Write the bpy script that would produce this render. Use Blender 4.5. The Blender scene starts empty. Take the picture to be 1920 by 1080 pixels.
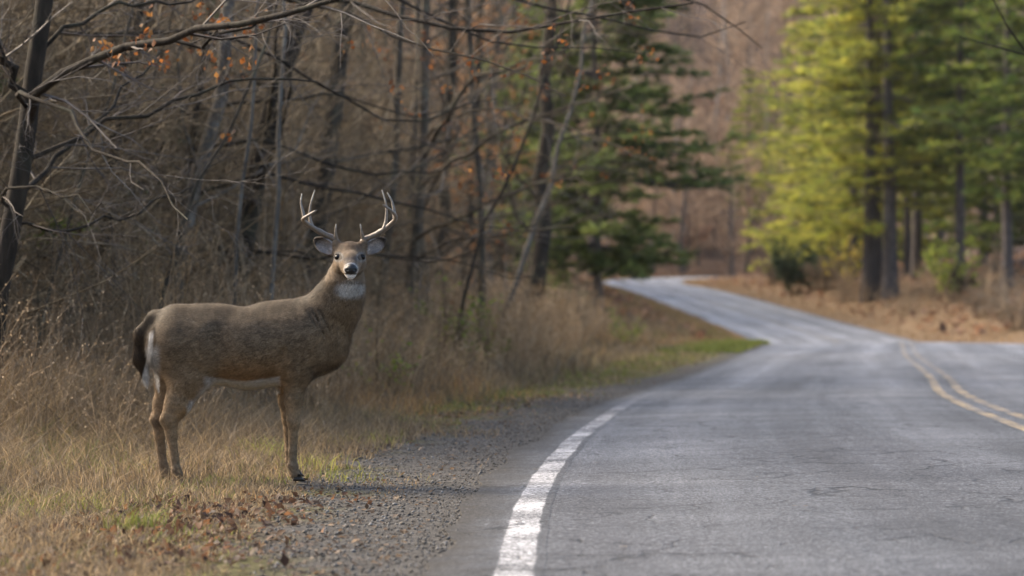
import bpy, math, random
import numpy as np
from mathutils import Vector

scene = bpy.context.scene
COL = scene.collection
RNG = np.random.default_rng(7)
FPX = 4533.0            # focal length in pixels of a 1920 wide frame (85 mm on 36 mm)
CAMZ = 0.80

# ------------------------------------------------------------------ camera
cam = bpy.data.cameras.new('camera')
cam.sensor_width = 36.0
cam.lens = 85.0
cam.clip_start = 0.1
cam.clip_end = 3000.0
cam.dof.use_dof = True
cam.dof.focus_distance = 11.4
cam.dof.aperture_fstop = 2.6
camo = bpy.data.objects.new('camera', cam)
COL.objects.link(camo)
camo.location = (0, 0, CAMZ)
camo.rotation_euler = (math.radians(90 + 0.758), 0, 0)
scene.camera = camo

# ------------------------------------------------------------------ world, sun, exposure
SUN_EL, SUN_AZ = math.radians(38), math.radians(-62)      # azimuth to the right of the view
w = bpy.data.worlds.new('World')
scene.world = w
w.use_nodes = True
nt = w.node_tree
sky = nt.nodes.new('ShaderNodeTexSky')
sky.sky_type = 'NISHITA'
sky.sun_disc = False
sky.sun_elevation = SUN_EL
sky.sun_rotation = SUN_AZ
sky.air_density = 1.0
sky.dust_density = 3.0
nt.links.new(sky.outputs[0], nt.nodes['Background'].inputs[0])
nt.nodes['Background'].inputs[1].default_value = 0.15
sl = bpy.data.lights.new('sun', 'SUN')
sl.energy = 3.8
sl.angle = math.radians(28)
sl.color = (1.0, 0.84, 0.62)
so = bpy.data.objects.new('sun', sl)
COL.objects.link(so)
sd = Vector((math.sin(SUN_AZ) * math.cos(SUN_EL), math.cos(SUN_AZ) * math.cos(SUN_EL), math.sin(SUN_EL)))
so.rotation_euler = (-sd).to_track_quat('-Z', 'Y').to_euler()
so.location = (20, 60, 60)
scene.view_settings.view_transform = 'Standard'
scene.view_settings.look = 'None'
scene.view_settings.gamma = 1.0
scene.view_settings.exposure = 1.35
scene.render.engine = 'CYCLES'
scene.cycles.use_denoising = True
scene.cycles.max_bounces = 6
scene.cycles.diffuse_bounces = 3
scene.cycles.glossy_bounces = 2
scene.cycles.transmission_bounces = 4
scene.cycles.transparent_max_bounces = 8

# ------------------------------------------------------------------ mesh helpers
def tag(o, label=None, cat=None, group=None, kind=None):
    if label: o['label'] = label
    if cat: o['category'] = cat
    if group: o['group'] = group
    if kind: o['kind'] = kind
    return o

def mesh(name, V, F, mat=None, col=None, smooth=False, attrs=None):
    V = np.ascontiguousarray(V, dtype=np.float32).reshape(-1, 3)
    F = np.ascontiguousarray(F, dtype=np.int32)
    n = F.shape[1]
    me = bpy.data.meshes.new(name)
    me.vertices.add(len(V))
    me.vertices.foreach_set('co', V.ravel())
    me.loops.add(F.size)
    me.loops.foreach_set('vertex_index', F.ravel())
    me.polygons.add(len(F))
    me.polygons.foreach_set('loop_start', np.arange(0, F.size, n, dtype=np.int32))
    if smooth:
        me.polygons.foreach_set('use_smooth', np.ones(len(F), dtype=bool))
    me.update(calc_edges=True)
    if col is not None:
        c = np.ones((len(V), 4), np.float32)
        c[:, :3] = col
        a = me.color_attributes.new('col', 'FLOAT_COLOR', 'POINT')
        a.data.foreach_set('color', c.ravel())
    if attrs:
        for k, v in attrs.items():
            a = me.attributes.new(k, 'FLOAT_VECTOR' if v.ndim == 2 else 'FLOAT', 'POINT')
            a.data.foreach_set('vector' if v.ndim == 2 else 'value', np.ascontiguousarray(v, np.float32).ravel())
    if mat is not None:
        me.materials.append(mat)
    return me

def link(name, me, parent=None):
    o = bpy.data.objects.new(name, me)
    COL.objects.link(o)
    if parent is not None:
        o.parent = parent
    return o

def empty(name, loc=(0, 0, 0), rz=0.0):
    o = bpy.data.objects.new(name, None)
    COL.objects.link(o)
    o.location = loc
    o.rotation_euler = (0, 0, rz)
    o.empty_display_size = 0.2
    return o

def copy_tree(o, parent=None):
    c = o.copy()
    COL.objects.link(c)
    c.parent = parent
    for ch in o.children:
        copy_tree(ch, c)
    return c

class Acc:
    """collects triangles with per-vertex colour"""
    def __init__(s): s.V, s.F, s.C, s.n = [], [], [], 0
    def add(s, V, F, C=None):
        V = np.asarray(V, np.float32).reshape(-1, 3)
        F = np.asarray(F)
        if F.shape[1] == 4:
            F = np.concatenate([F[:, [0, 1, 2]], F[:, [0, 2, 3]]])
        s.V.append(V); s.F.append(F + s.n)
        if C is not None:
            C = np.asarray(C, np.float32)
            s.C.append(np.broadcast_to(C, V.shape) if C.ndim == 1 else C)
        s.n += len(V)
    def mesh(s, name, mat, smooth=False):
        return mesh(name, np.concatenate(s.V), np.concatenate(s.F), mat,
                    np.concatenate(s.C) if s.C else None, smooth)

def unit(a):
    return a / np.maximum(np.linalg.norm(a, axis=-1, keepdims=True), 1e-9)

def tubes(P, R, sides=3, cap=False):
    """P (N,k,3), R (N,k) -> verts, quads"""
    P = np.asarray(P, float); R = np.asarray(R, float)
    N, k, _ = P.shape
    T = np.empty_like(P)
    T[:, 1:-1] = P[:, 2:] - P[:, :-2]; T[:, 0] = P[:, 1] - P[:, 0]; T[:, -1] = P[:, -1] - P[:, -2]
    T = unit(T)
    avg = unit(T.mean(1))
    ref = np.zeros((N, 3)); ref[np.arange(N), np.abs(avg).argmin(1)] = 1
    U = unit(np.cross(T, ref[:, None, :])); W = np.cross(T, U)
    th = np.arange(sides) * 2 * np.pi / sides
    ring = P[:, :, None, :] + R[:, :, None, None] * (np.cos(th)[None, None, :, None] * U[:, :, None, :] + np.sin(th)[None, None, :, None] * W[:, :, None, :])
    V = ring.reshape(-1, 3)
    b = (np.arange(N)[:, None, None] * k + np.arange(k - 1)[None, :, None]) * sides
    j = np.arange(sides)[None, None, :]; j2 = (j + 1) % sides
    F = np.stack([b + j, b + j2, b + sides + j2, b + sides + j], -1).reshape(-1, 4)
    if cap and sides >= 3:
        base = np.arange(N) * k * sides
        tris = []
        for i in range(1, sides - 1):
            e = base + (k - 1) * sides
            tris.append(np.stack([e, e + i, e + i + 1, e + i + 1], -1))
        F = np.concatenate([F] + tris)
    return V, F

def smoothnoise(x, y, scale=1.0, seed=0, octaves=3):
    """cheap value noise 0..1 on numpy arrays"""
    x = np.asarray(x, float) / scale; y = np.asarray(y, float) / scale
    out = np.zeros(np.broadcast(x, y).shape); amp = 1.0; tot = 0
    for o in range(octaves):
        xi = np.floor(x).astype(np.int64); yi = np.floor(y).astype(np.int64)
        fx = x - xi; fy = y - yi
        fx = fx * fx * (3 - 2 * fx); fy = fy * fy * (3 - 2 * fy)
        def h(a, b):
            n = (a * 374761393 + b * 668265263 + (seed + o) * 1274126177) & 0xffffffff
            n = ((n ^ (n >> 13)) * 1274126177) & 0xffffffff
            return ((n ^ (n >> 16)) & 0xffff) / 65535.0
        v = (h(xi, yi) * (1 - fx) + h(xi + 1, yi) * fx) * (1 - fy) + (h(xi, yi + 1) * (1 - fx) + h(xi + 1, yi + 1) * fx) * fy
        out += v * amp; tot += amp; amp *= 0.5; x = x * 2.03; y = y * 2.03
    return out / tot

def sstep(a, b, x):
    t = np.clip((x - a) / (b - a), 0, 1)
    return t * t * (3 - 2 * t)

def at(px, py, Y):
    """the point that the photograph shows at a pixel, at depth Y"""
    return np.array([(px - 960.0) * Y / FPX, Y, CAMZ + (600.0 - py) * Y / FPX])

# ------------------------------------------------------------------ materials
def new_mat(name):
    m = bpy.data.materials.new(name)
    m.use_nodes = True
    return m, m.node_tree.nodes, m.node_tree.links, m.node_tree.nodes['Principled BSDF']

def N(nodes, t, **kw):
    n = nodes.new(t)
    for k, v in kw.items():
        setattr(n, k, v)
    return n

def noise(nodes, links, vec, scale, detail=4, rough=0.55, distortion=0.0):
    n = N(nodes, 'ShaderNodeTexNoise')
    n.inputs['Scale'].default_value = scale
    n.inputs['Detail'].default_value = detail
    n.inputs['Roughness'].default_value = rough
    n.inputs['Distortion'].default_value = distortion
    if vec is not None: links.new(vec, n.inputs['Vector'])
    return n

def ramp(nodes, links, fac, stops):
    r = N(nodes, 'ShaderNodeValToRGB')
    el = r.color_ramp.elements
    while len(el) < len(stops): el.new(0.5)
    for e, (p, c) in zip(el, stops):
        e.position = p
        e.color = (c, c, c, 1) if not hasattr(c, '__len__') else (*c, 1)
    links.new(fac, r.inputs[0])
    return r

def mixc(nodes, links, fac, a, b, mode='MIX'):
    n = N(nodes, 'ShaderNodeMix', data_type='RGBA', blend_type=mode)
    for i, v in ((0, fac), (6, a), (7, b)):
        if hasattr(v, 'links'): links.new(v, n.inputs[i])
        elif i == 0: n.inputs[0].default_value = v
        else: n.inputs[i].default_value = (*v, 1)
    return n.outputs[2]

def math_(nodes, links, op, a, b=None, c=None):
    n = N(nodes, 'ShaderNodeMath', operation=op)
    for i, v in enumerate((a, b, c)):
        if v is None: continue
        if hasattr(v, 'links'): links.new(v, n.inputs[i])
        else: n.inputs[i].default_value = v
    return n.outputs[0]

def bump(nodes, links, h, strength, dist, bsdf):
    b = N(nodes, 'ShaderNodeBump')
    b.inputs['Strength'].default_value = strength
    b.inputs['Distance'].default_value = dist
    links.new(h, b.inputs['Height'])
    links.new(b.outputs[0], bsdf.inputs['Normal'])
    return b

def mat_attr(name, rough=0.8, vary=0.35, scale=8.0, trans=0.0, spec=0.2, bumpy=0.0):
    """colour from the mesh's own colour attribute with mottling; trans = light passing through thin leaves"""
    m, n, l, b = new_mat(name)
    a = N(n, 'ShaderNodeAttribute', attribute_name='col')
    g = N(n, 'ShaderNodeNewGeometry')
    nz = noise(n, l, g.outputs['Position'], scale, 3)
    r = ramp(n, l, nz.outputs[0], [(0.3, 1 - vary), (0.7, 1 + vary)])
    c = mixc(n, l, 1.0, a.outputs['Color'], r.outputs[0], 'MULTIPLY')
    l.new(c, b.inputs['Base Color'])
    b.inputs['Roughness'].default_value = rough
    b.inputs['Specular IOR Level'].default_value = spec
    if bumpy:
        bump(n, l, nz.outputs[0], 0.6, bumpy, b)
    if trans > 0:
        t = N(n, 'ShaderNodeBsdfTranslucent')
        l.new(c, t.inputs['Color'])
        mx = N(n, 'ShaderNodeMixShader')
        mx.inputs[0].default_value = trans
        l.new(b.outputs[0], mx.inputs[1]); l.new(t.outputs[0], mx.inputs[2])
        l.new(mx.outputs[0], n['Material Output'].inputs['Surface'])
    return m

def mat_bark(name, dark, light, lichen=None, scale=9.0, bumpd=0.02, per_object=0.25):
    m, n, l, b = new_mat(name)
    tc = N(n, 'ShaderNodeTexCoord')
    mp = N(n, 'ShaderNodeMapping')
    mp.inputs['Scale'].default_value = (1, 1, 0.18)
    l.new(tc.outputs['Object'], mp.inputs[0])
    nz = noise(n, l, mp.outputs[0], scale * 2, 5, 0.65, 0.4)
    c = ramp(n, l, nz.outputs[0], [(0.3, dark), (0.68, light)]).outputs[0]
    if lichen:
        n2 = noise(n, l, tc.outputs['Object'], 3.0, 4, 0.6)
        f = ramp(n, l, n2.outputs[0], [(0.52, 0.0), (0.68, 0.75)])
        c = mixc(n, l, f.outputs[0], c, lichen)
    oi = N(n, 'ShaderNodeObjectInfo')
    r = ramp(n, l, oi.outputs['Random'], [(0.0, 1 - per_object), (1.0, 1 + per_object)])
    c = mixc(n, l, 1.0, c, r.outputs[0], 'MULTIPLY')
    l.new(c, b.inputs['Base Color'])
    b.inputs['Roughness'].default_value = 0.85
    b.inputs['Specular IOR Level'].default_value = 0.2
    bump(n, l, nz.outputs[0], 0.8, bumpd, b)
    return m
# ------------------------------------------------------------------ the road's course
CTRL = np.array([  # x, y, z of the centre line
    (3.75, -30, 0), (3.35, -12, 0), (3.17, 0, 0), (3.15, 7.6, 0), (3.3, 12, 0), (3.66, 17, 0), (4.4, 24, 0), (5.55, 31.5, 0.01),
    (7.6, 46, 0.07), (10.3, 64, 0.16), (12.1, 82, -0.42), (13.2, 100, -0.06), (12.85, 122, 0.80), (11.8, 152, 2.14),
    (11.0, 175, 3.08), (10.4, 190, 3.57), (11.2, 206, 4.15), (14.8, 220, 4.62), (21.5, 229, 4.9), (31.0, 234, 5.1), (56.0, 239, 5.6), (110.0, 246, 6.6)])
def catmull(P, step):
    out = []
    for i in range(len(P) - 1):
        p0 = P[max(i - 1, 0)]; p1 = P[i]; p2 = P[i + 1]; p3 = P[min(i + 2, len(P) - 1)]
        n = max(2, int(np.linalg.norm((p2 - p1)[:2]) / step))
        t = (np.arange(n) / n)[:, None]
        d = np.linalg.norm((p2 - p1)[:2])
        m1 = (p2 - p0) / max(np.linalg.norm((p2 - p0)[:2]), 1e-6) * d
        m2 = (p3 - p1) / max(np.linalg.norm((p3 - p1)[:2]), 1e-6) * d
        out.append((2*t**3-3*t**2+1)*p1 + (t**3-2*t**2+t)*m1 + (-2*t**3+3*t**2)*p2 + (t**3-t**2)*m2)
    return np.concatenate(out + [P[-1:]])
CL = catmull(CTRL, 0.5)
CLF = catmull(CTRL[:13], 0.08)
CLT = unit(np.gradient(CL[:, :2], axis=0))
CLN = np.stack([CLT[:, 1], -CLT[:, 0]], -1)               # to the right
CLS = np.concatenate([[0], np.cumsum(np.linalg.norm(np.diff(CL[:, :2], axis=0), axis=1))])
HALF = 3.42                                               # half width of the asphalt

def road_coord(X, Y):
    """signed lateral distance (right positive), road height, station"""
    X = np.asarray(X, float).ravel(); Y = np.asarray(Y, float).ravel()
    d = np.empty(len(X)); z = np.empty(len(X)); s = np.empty(len(X))
    sub = slice(None, None, 2)
    C, T, Nn, Z, S = CL[sub], CLT[sub], CLN[sub], CL[sub, 2], CLS[sub]
    for i in range(0, len(X), 8000):
        x = X[i:i+8000, None] - C[None, :, 0]; y = Y[i:i+8000, None] - C[None, :, 1]
        k = (x * x + y * y).argmin(1)
        r = np.arange(len(k))
        dx = x[r, k]; dy = y[r, k]
        al = np.clip(dx * T[k, 0] + dy * T[k, 1], -1.0, 1.0)
        d[i:i+8000] = np.sign(dx * Nn[k, 0] + dy * Nn[k, 1]) * np.sqrt(np.maximum(dx*dx + dy*dy - al*al, 0))
        s[i:i+8000] = S[k] + al
        z[i:i+8000] = np.interp(S[k] + al, CLS, CL[:, 2])
    return d, z, s

LP = np.array([(-5, -.012), (0, -.004), (.5, -.005), (1.0, .005), (1.5, -.02), (2.6, -.10), (4.5, -.08), (8, .2), (16, .9), (30, 2.2), (60, 6), (200, 26)])
RP = np.array([(-5, -.012), (0, -.004), (.8, .0), (1.6, .12), (3, .55), (6, 1.2), (12, 2.0), (25, 3.4), (60, 9), (200, 30)])
def ground_raw(X, Y):
    d, zr, s = road_coord(X, Y)
    X = np.asarray(X, float).ravel(); Y = np.asarray(Y, float).ravel()
    t = np.abs(d) - HALF
    zl = np.interp(t, LP[:, 0], LP[:, 1]); zrr = np.interp(t, RP[:, 0], RP[:, 1])
    # the right bank stays low in the first stretch
    zrr = zrr * (0.25 + 0.75 * sstep(60, 110, Y)) * (1 - .85 * sstep(160, 185, Y) * sstep(262, 250, Y))
    z = zr + np.where(d < 0, zl, zrr)
    # wooded hillside behind the left wood and at the head of the valley
    bl = sstep(175, 212, Y)
    z = z + (sstep(2, 40, -d) * (1 - bl) + sstep(0, 70, -X) * bl) * np.clip(Y - 60, 0, None) * 0.19 * sstep(60, 120, Y)
    far = np.clip(Y - (248 + 0.0 * X), 0, None)
    z = z + far * 0.21 * sstep(0, 30, far)
    z = z + sstep(20, 60, d) * np.clip(Y - 150, 0, None) * 0.06
    amp = sstep(0.2, 3.0, t)
    z = z + amp * ((smoothnoise(X, Y, 1.1, 3) - .5) * .10 + (smoothnoise(X, Y, 6, 5) - .5) * .30 * sstep(3, 12, t))
    z = z + (smoothnoise(X, Y, 0.35, 9) - .5) * .02 * sstep(0.0, 0.5, t)
    return z, t, d, s
def ground(X, Y):
    return ground_raw(X, Y)[0]

# ------------------------------------------------------------------ ground sheet
def steps(bp):
    out = [bp[0][0]]
    for (a, h), (b, _) in zip(bp[:-1], bp[1:]):
        n = max(1, int(round((b - a) / h)))
        out += list(a + (b - a) * np.arange(1, n + 1) / n)
    return np.array(out)
gx = steps([(-320, 20), (-100, 6), (-40, 1.5), (-12, .4), (-5, .12), (2, .3), (12, .8), (34, 2), (60, 6), (120, 20), (380, 20)])
gy = steps([(-60, 6), (-6, 1), (6, .12), (22, .3), (40, .6), (80, 1.2), (150, 2), (300, 5), (460, 20), (700, 20)])
GX, GY = np.meshgrid(gx, gy)
gz, gt, gd, gs = ground_raw(GX, GY)
under = gt < -.3
cell = np.interp(GY.ravel(), [6, 22, 80, 150, 300], [.03, .05, .12, .2, .4])
gz = np.where(under, gz - .03, gz)
gX, gY = GX.ravel(), GY.ravel()
# colours of the ground itself
def lerp(a, b, f): return a + (b - a) * f[:, None]
soil = np.array((.060, .044, .030)); gravel_c = np.array((.082, .077, .072)); straw = np.array((.16, .115, .060))
olive = np.array((.085, .085, .030)); leaf_c = np.array((.075, .054, .035)); sand = np.array((.24, .165, .10)); redleaf = np.array((.125, .080, .058))
nA = smoothnoise(gX, gY, 1.6, 21); nB = smoothnoise(gX, gY, .45, 22); nC = smoothnoise(gX, gY, 12, 23)
gcol = np.tile(soil, (len(gX), 1))
left = gd < 0
vl = sstep(5.5, 2.0, gt) * left
gcol = lerp(gcol, straw, vl * (.4 + .5 * nA))
gcol = lerp(gcol, olive, vl * sstep(.5, .7, nB) * .8)
gcol = lerp(gcol, olive, vl * sstep(35, 60, gY) * .6)
gw = np.interp(gY, [6, 7.5, 9, 12, 14.5, 20, 26, 40, 60], [.5, .6, .75, .88, .92, .78, .62, .45, .35])       # width of the gravel shoulder
gr = sstep(gw + .35, gw - .25, gt + (nB - .5) * 1.3) * (gt > -.5)
gcol = lerp(gcol, gravel_c, gr * left)
vr = sstep(9, 2.0, gt) * (~left)
gcol = lerp(gcol, sand, vr * (.45 + .5 * nC))
wood = sstep(4, 8, gt)
gcol = lerp(gcol, leaf_c, wood * (.5 + .4 * nA))
gcol = lerp(gcol, redleaf, sstep(90, 160, gY) * wood * (.5 + .5 * nC))
bankl = left * sstep(84, 100, gY) * sstep(12, 3, gt)
gcol = lerp(gcol, np.array((.17, .105, .045)), bankl * .9)
iy, ix = np.meshgrid(np.arange(len(gy) - 1), np.arange(len(gx) - 1), indexing='ij')
b0 = (iy * len(gx) + ix).ravel()
GF = np.stack([b0, b0 + 1, b0 + len(gx) + 1, b0 + len(gx)], -1)

m_ground, n, l, b = new_mat('ground_soil')
a = N(n, 'ShaderNodeAttribute', attribute_name='col')
g = N(n, 'ShaderNodeNewGeometry')
n1 = noise(n, l, g.outputs['Position'], 38, 6, .7)
n2 = noise(n, l, g.outputs['Position'], 7, 5, .65)
r1 = ramp(n, l, n1.outputs[0], [(.32, .35), (.68, 1.7)])
r2 = ramp(n, l, n2.outputs[0], [(.3, .65), (.7, 1.3)])
c = mixc(n, l, 1, mixc(n, l, 1, a.outputs['Color'], r1.outputs[0], 'MULTIPLY'), r2.outputs[0], 'MULTIPLY')
l.new(c, b.inputs['Base Color'])
b.inputs['Roughness'].default_value = .95
b.inputs['Specular IOR Level'].default_value = .1
bump(n, l, n1.outputs[0], .9, .025, b)
ground_o = link('ground', mesh('ground', np.stack([gX, gY, gz], -1), GF, m_ground, gcol, True))
tag(ground_o, 'leaf strewn roadside earth rising into wooded slopes on both sides', 'ground', kind='structure')

# ------------------------------------------------------------------ asphalt road
near_ = CLF[(CLF[:, 1] > 5) & (CLF[:, 1] < 40)]
rc = np.concatenate([CL[(CL[:, 1] > -28) & (CL[:, 1] <= 5)], near_, CL[CL[:, 1] >= 40]])
rt = unit(np.gradient(rc[:, :2], axis=0)); rn = np.stack([rt[:, 1], -rt[:, 0]], -1)
rs = np.concatenate([[0], np.cumsum(np.linalg.norm(np.diff(rc[:, :2], axis=0), axis=1))])
offs = np.array([-HALF - .06, -HALF, -3.28, -3.0, -2.2, -1.2, -.3, .3, 1.2, 2.2, 3.0, 3.28, HALF, HALF + .06])
crown = np.array([-.35, 0, .004, .012, .03, .045, .052, .052, .045, .03, .012, .004, 0, -.35])
rag = (smoothnoise(rs, rs * 0, 2.2, 31) - .5) * .10 + (smoothnoise(rs, rs * 0, .6, 33) - .5) * .10
RV = np.empty((len(rc), len(offs), 3)); RA = np.zeros((len(rc), len(offs), 3))
for j, (o, cz) in enumerate(zip(offs, crown)):
    oo = o + (rag if j < 2 else (-rag if j > 11 else 0))
    RV[:, j, :2] = rc[:, :2] + rn * np.asarray(oo).reshape(-1, 1)
    RV[:, j, 2] = rc[:, 2] + cz + .004
    RA[:, j, 0] = o; RA[:, j, 1] = rs
nb = len(offs)
i0, j0 = np.meshgrid(np.arange(len(rc) - 1), np.arange(nb - 1), indexing='ij')
q = (i0 * nb + j0).ravel()
RF = np.stack([q, q + 1, q + nb + 1, q + nb], -1)

def asphalt_nodes(n, l):
    g = N(n, 'ShaderNodeNewGeometry')
    ra = N(n, 'ShaderNodeAttribute', attribute_name='rs')
    sep = N(n, 'ShaderNodeSeparateXYZ'); l.new(ra.outputs['Vector'], sep.inputs[0])
    pos = g.outputs['Position']
    agg = noise(n, l, pos, 95, 3, .75)
    ag2 = noise(n, l, pos, 33, 4, .7)
    big = noise(n, l, pos, .55, 4, .6)
    mp = N(n, 'ShaderNodeMapping'); mp.inputs['Scale'].default_value = (2.2, .10, 1); l.new(ra.outputs['Vector'], mp.inputs[0])
    streak = noise(n, l, mp.outputs[0], 1.0, 5, .6)
    mp2 = N(n, 'ShaderNodeMapping'); mp2.inputs['Scale'].default_value = (.12, .9, 1); l.new(ra.outputs['Vector'], mp2.inputs[0])
    band = noise(n, l, mp2.outputs[0], 1.0, 3, .6)
    col = ramp(n, l, agg.outputs[0], [(.30, (.024, .025, .029)), (.50, (.078, .081, .090)), (.72, (.33, .338, .36))]).outputs[0]
    col = mixc(n, l, 1, col, ramp(n, l, ag2.outputs[0], [(.3, .42), (.7, 1.6)]).outputs[0], 'MULTIPLY')
    col = mixc(n, l, 1, col, ramp(n, l, big.outputs[0], [(.3, .70), (.7, 1.25)]).outputs[0], 'MULTIPLY')
    col = mixc(n, l, 1, col, ramp(n, l, streak.outputs[0], [(.3, .66), (.7, 1.28)]).outputs[0], 'MULTIPLY')
    col = mixc(n, l, 1, col, ramp(n, l, band.outputs[0], [(.35, .86), (.58, 1.0), (.70, 1.28)]).outputs[0], 'MULTIPLY')
    # the nearest stretch is a newer, darker surfacing; the old one beyond is paler, far sky sheen painted in
    age_sheen = N(n, 'ShaderNodeMapRange'); l.new(math_(n, l, 'MULTIPLY_ADD', big.outputs[0], 3.0, sep.outputs[1]), age_sheen.inputs[0]); age_sheen.inputs[1].default_value = 0; age_sheen.inputs[2].default_value = 160
    col = mixc(n, l, 1, col, ramp(n, l, age_sheen.outputs[0], [(.25, .78), (.275, 1.0), (.40, 1.2), (.56, 1.9), (1.0, 2.3)]).outputs[0], 'MULTIPLY')
    # wheel tracks, worn paler than the lane between them
    tk = math_(n, l, 'ABSOLUTE', math_(n, l, 'SUBTRACT', math_(n, l, 'ABSOLUTE', math_(n, l, 'SUBTRACT', math_(n, l, 'ABSOLUTE', sep.outputs[0]), 1.6)), .82))
    tk = math_(n, l, 'MULTIPLY_ADD', streak.outputs[0], .5, tk)
    col = mixc(n, l, 1, col, ramp(n, l, tk, [(.30, 1.16), (.72, .80)]).outputs[0], 'MULTIPLY')
    # cracks: crazed patches, a few long transverse ones
    dn = noise(n, l, pos, 3.0, 4, .6)
    vm = N(n, 'ShaderNodeVectorMath', operation='MULTIPLY_ADD')
    l.new(dn.outputs['Color'], vm.inputs[0]); vm.inputs[1].default_value = (.5, .5, 0); l.new(pos, vm.inputs[2])
    vo = N(n, 'ShaderNodeTexVoronoi', feature='DISTANCE_TO_EDGE'); vo.inputs['Scale'].default_value = 1.7
    l.new(vm.outputs[0], vo.inputs['Vector'])
    cr = ramp(n, l, vo.outputs['Distance'], [(.0, 1.0), (.009, 1.0), (.022, 0.0)])
    pm = ramp(n, l, noise(n, l, pos, .42, 3, .6).outputs[0], [(.38, 0.0), (.50, 1.0)])
    pm2 = ramp(n, l, noise(n, l, pos, 2.3, 3, .6).outputs[0], [(.40, 0.0), (.55, 1.0)])
    crack = math_(n, l, 'MULTIPLY', math_(n, l, 'MULTIPLY', cr.outputs[0], pm.outputs[0]), pm2.outputs[0])
    wob = math_(n, l, 'MULTIPLY_ADD', dn.outputs[0], .5, sep.outputs[1])
    fr = math_(n, l, 'FRACT', math_(n, l, 'MULTIPLY', wob, .42))
    tr = ramp(n, l, fr, [(.0, 1.0), (.008, 0.0)])
    pm3 = ramp(n, l, noise(n, l, pos, .8, 2, .5).outputs[0], [(.47, 0.0), (.56, 1.0)])
    crack = math_(n, l, 'MAXIMUM', crack, math_(n, l, 'MULTIPLY', tr.outputs[0], pm3.outputs[0]))
    col = mixc(n, l, math_(n, l, 'MULTIPLY', crack, .88), col, (.012, .012, .013))
    # grit and dirt along the edges
    ax_ = math_(n, l, 'ABSOLUTE', sep.outputs[0])
    dn2 = noise(n, l, pos, 5.5, 4, .65)
    df = math_(n, l, 'MULTIPLY_ADD', dn2.outputs[0], .5, ax_)
    df = ramp(n, l, math_(n, l, 'SUBTRACT', df, 3.0), [(.42, 0.0), (.68, .85)])
    col = mixc(n, l, df.outputs[0], col, mixc(n, l, 1, (.052, .048, .043), ramp(n, l, agg.outputs[0], [(.3, .3), (.7, 1.9)]).outputs[0], 'MULTIPLY'))
    h = math_(n, l, 'SUBTRACT', math_(n, l, 'ADD', agg.outputs[0], math_(n, l, 'MULTIPLY', ag2.outputs[0], .6)), math_(n, l, 'MULTIPLY', crack, 1.2))
    spec = math_(n, l, 'MULTIPLY_ADD', df.outputs[0], -.22, .24)
    return g, sep, col, h, ag2, crack, streak, spec
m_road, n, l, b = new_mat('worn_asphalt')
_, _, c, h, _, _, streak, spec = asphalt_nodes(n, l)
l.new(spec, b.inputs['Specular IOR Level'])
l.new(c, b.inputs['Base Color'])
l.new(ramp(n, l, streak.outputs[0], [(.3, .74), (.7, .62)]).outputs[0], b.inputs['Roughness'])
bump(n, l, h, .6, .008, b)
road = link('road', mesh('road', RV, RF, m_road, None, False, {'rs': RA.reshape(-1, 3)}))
road.data.polygons.foreach_set('use_smooth', np.zeros(len(RF), dtype=bool))
tag(road, 'grey cracked two lane asphalt road winding over a crest into the woods', 'road', kind='structure')

def line(name, off, width, paint, wear, y0=-25, y1=300, lift=.0014):
    k = (rc[:, 1] > y0) & (rc[:, 1] < y1)
    c0, nn, ss = rc[k], rn[k], rs[k]
    jit = (smoothnoise(ss, ss * 0, .5, 41) - .5) * .02
    cols = []
    A = []
    for e in (-.5, -.17, .17, .5):
        o = off + e * width + jit
        p = np.empty((len(c0), 3)); p[:, :2] = c0[:, :2] + nn * o[:, None]
        p[:, 2] = c0[:, 2] + np.interp(o, offs, crown) + .004 + lift
        cols.append(p); A.append(np.stack([np.full(len(c0), e), ss, o], -1))
    V = np.stack(cols, 1); A = np.stack(A, 1)
    i0, j0 = np.meshgrid(np.arange(len(c0) - 1), np.arange(3), indexing='ij'); q = (i0 * 4 + j0).ravel()
    F = np.stack([q, q + 1, q + 5, q + 4], -1)
    m, n, l, b = new_mat(name + '_paint')
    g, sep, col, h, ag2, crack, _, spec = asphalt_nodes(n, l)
    l.new(spec, b.inputs['Specular IOR Level'])
    ed = N(n, 'ShaderNodeAttribute', attribute_name='ed')
    se = N(n, 'ShaderNodeSeparateXYZ'); l.new(ed.outputs['Vector'], se.inputs[0])
    edge = ramp(n, l, math_(n, l, 'ABSOLUTE', se.outputs[0]), [(.30, 0.0), (.50, .62)])
    w1 = noise(n, l, g.outputs['Position'], 60, 4, .7); w2 = noise(n, l, g.outputs['Position'], 1.6, 3, .6)
    f = math_(n, l, 'ADD', math_(n, l, 'ADD', math_(n, l, 'MULTIPLY', w1.outputs[0], .9), math_(n, l, 'MULTIPLY', w2.outputs[0], .5)), edge.outputs[0])
    fade = N(n, 'ShaderNodeMapRange'); l.new(se.outputs[1], fade.inputs[0]); fade.inputs[1].default_value = 42; fade.inputs[2].default_value = 66; fade.inputs[4].default_value = .34 if 'edge' in name else .05
    f = math_(n, l, 'ADD', f, fade.outputs[0])
    f = ramp(n, l, f, [(wear, 0.0), (min(wear + .22, 1.0), 1.0)])
    pc = mixc(n, l, 1, paint, ramp(n, l, ag2.outputs[0], [(.3, .72), (.7, 1.12)]).outputs[0], 'MULTIPLY')
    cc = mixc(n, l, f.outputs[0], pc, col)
    cc = mixc(n, l, math_(n, l, 'MULTIPLY', crack, .8), cc, (.02, .02, .02))
    l.new(cc, b.inputs['Base Color'])
    b.inputs['Roughness'].default_value = .68
    bump(n, l, h, .6, .008, b)
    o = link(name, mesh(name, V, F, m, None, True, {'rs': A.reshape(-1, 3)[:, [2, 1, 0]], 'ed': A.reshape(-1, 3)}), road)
    return o
line('edge_line', -3.14, .19, (.60, .60, .62), .56)
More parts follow.
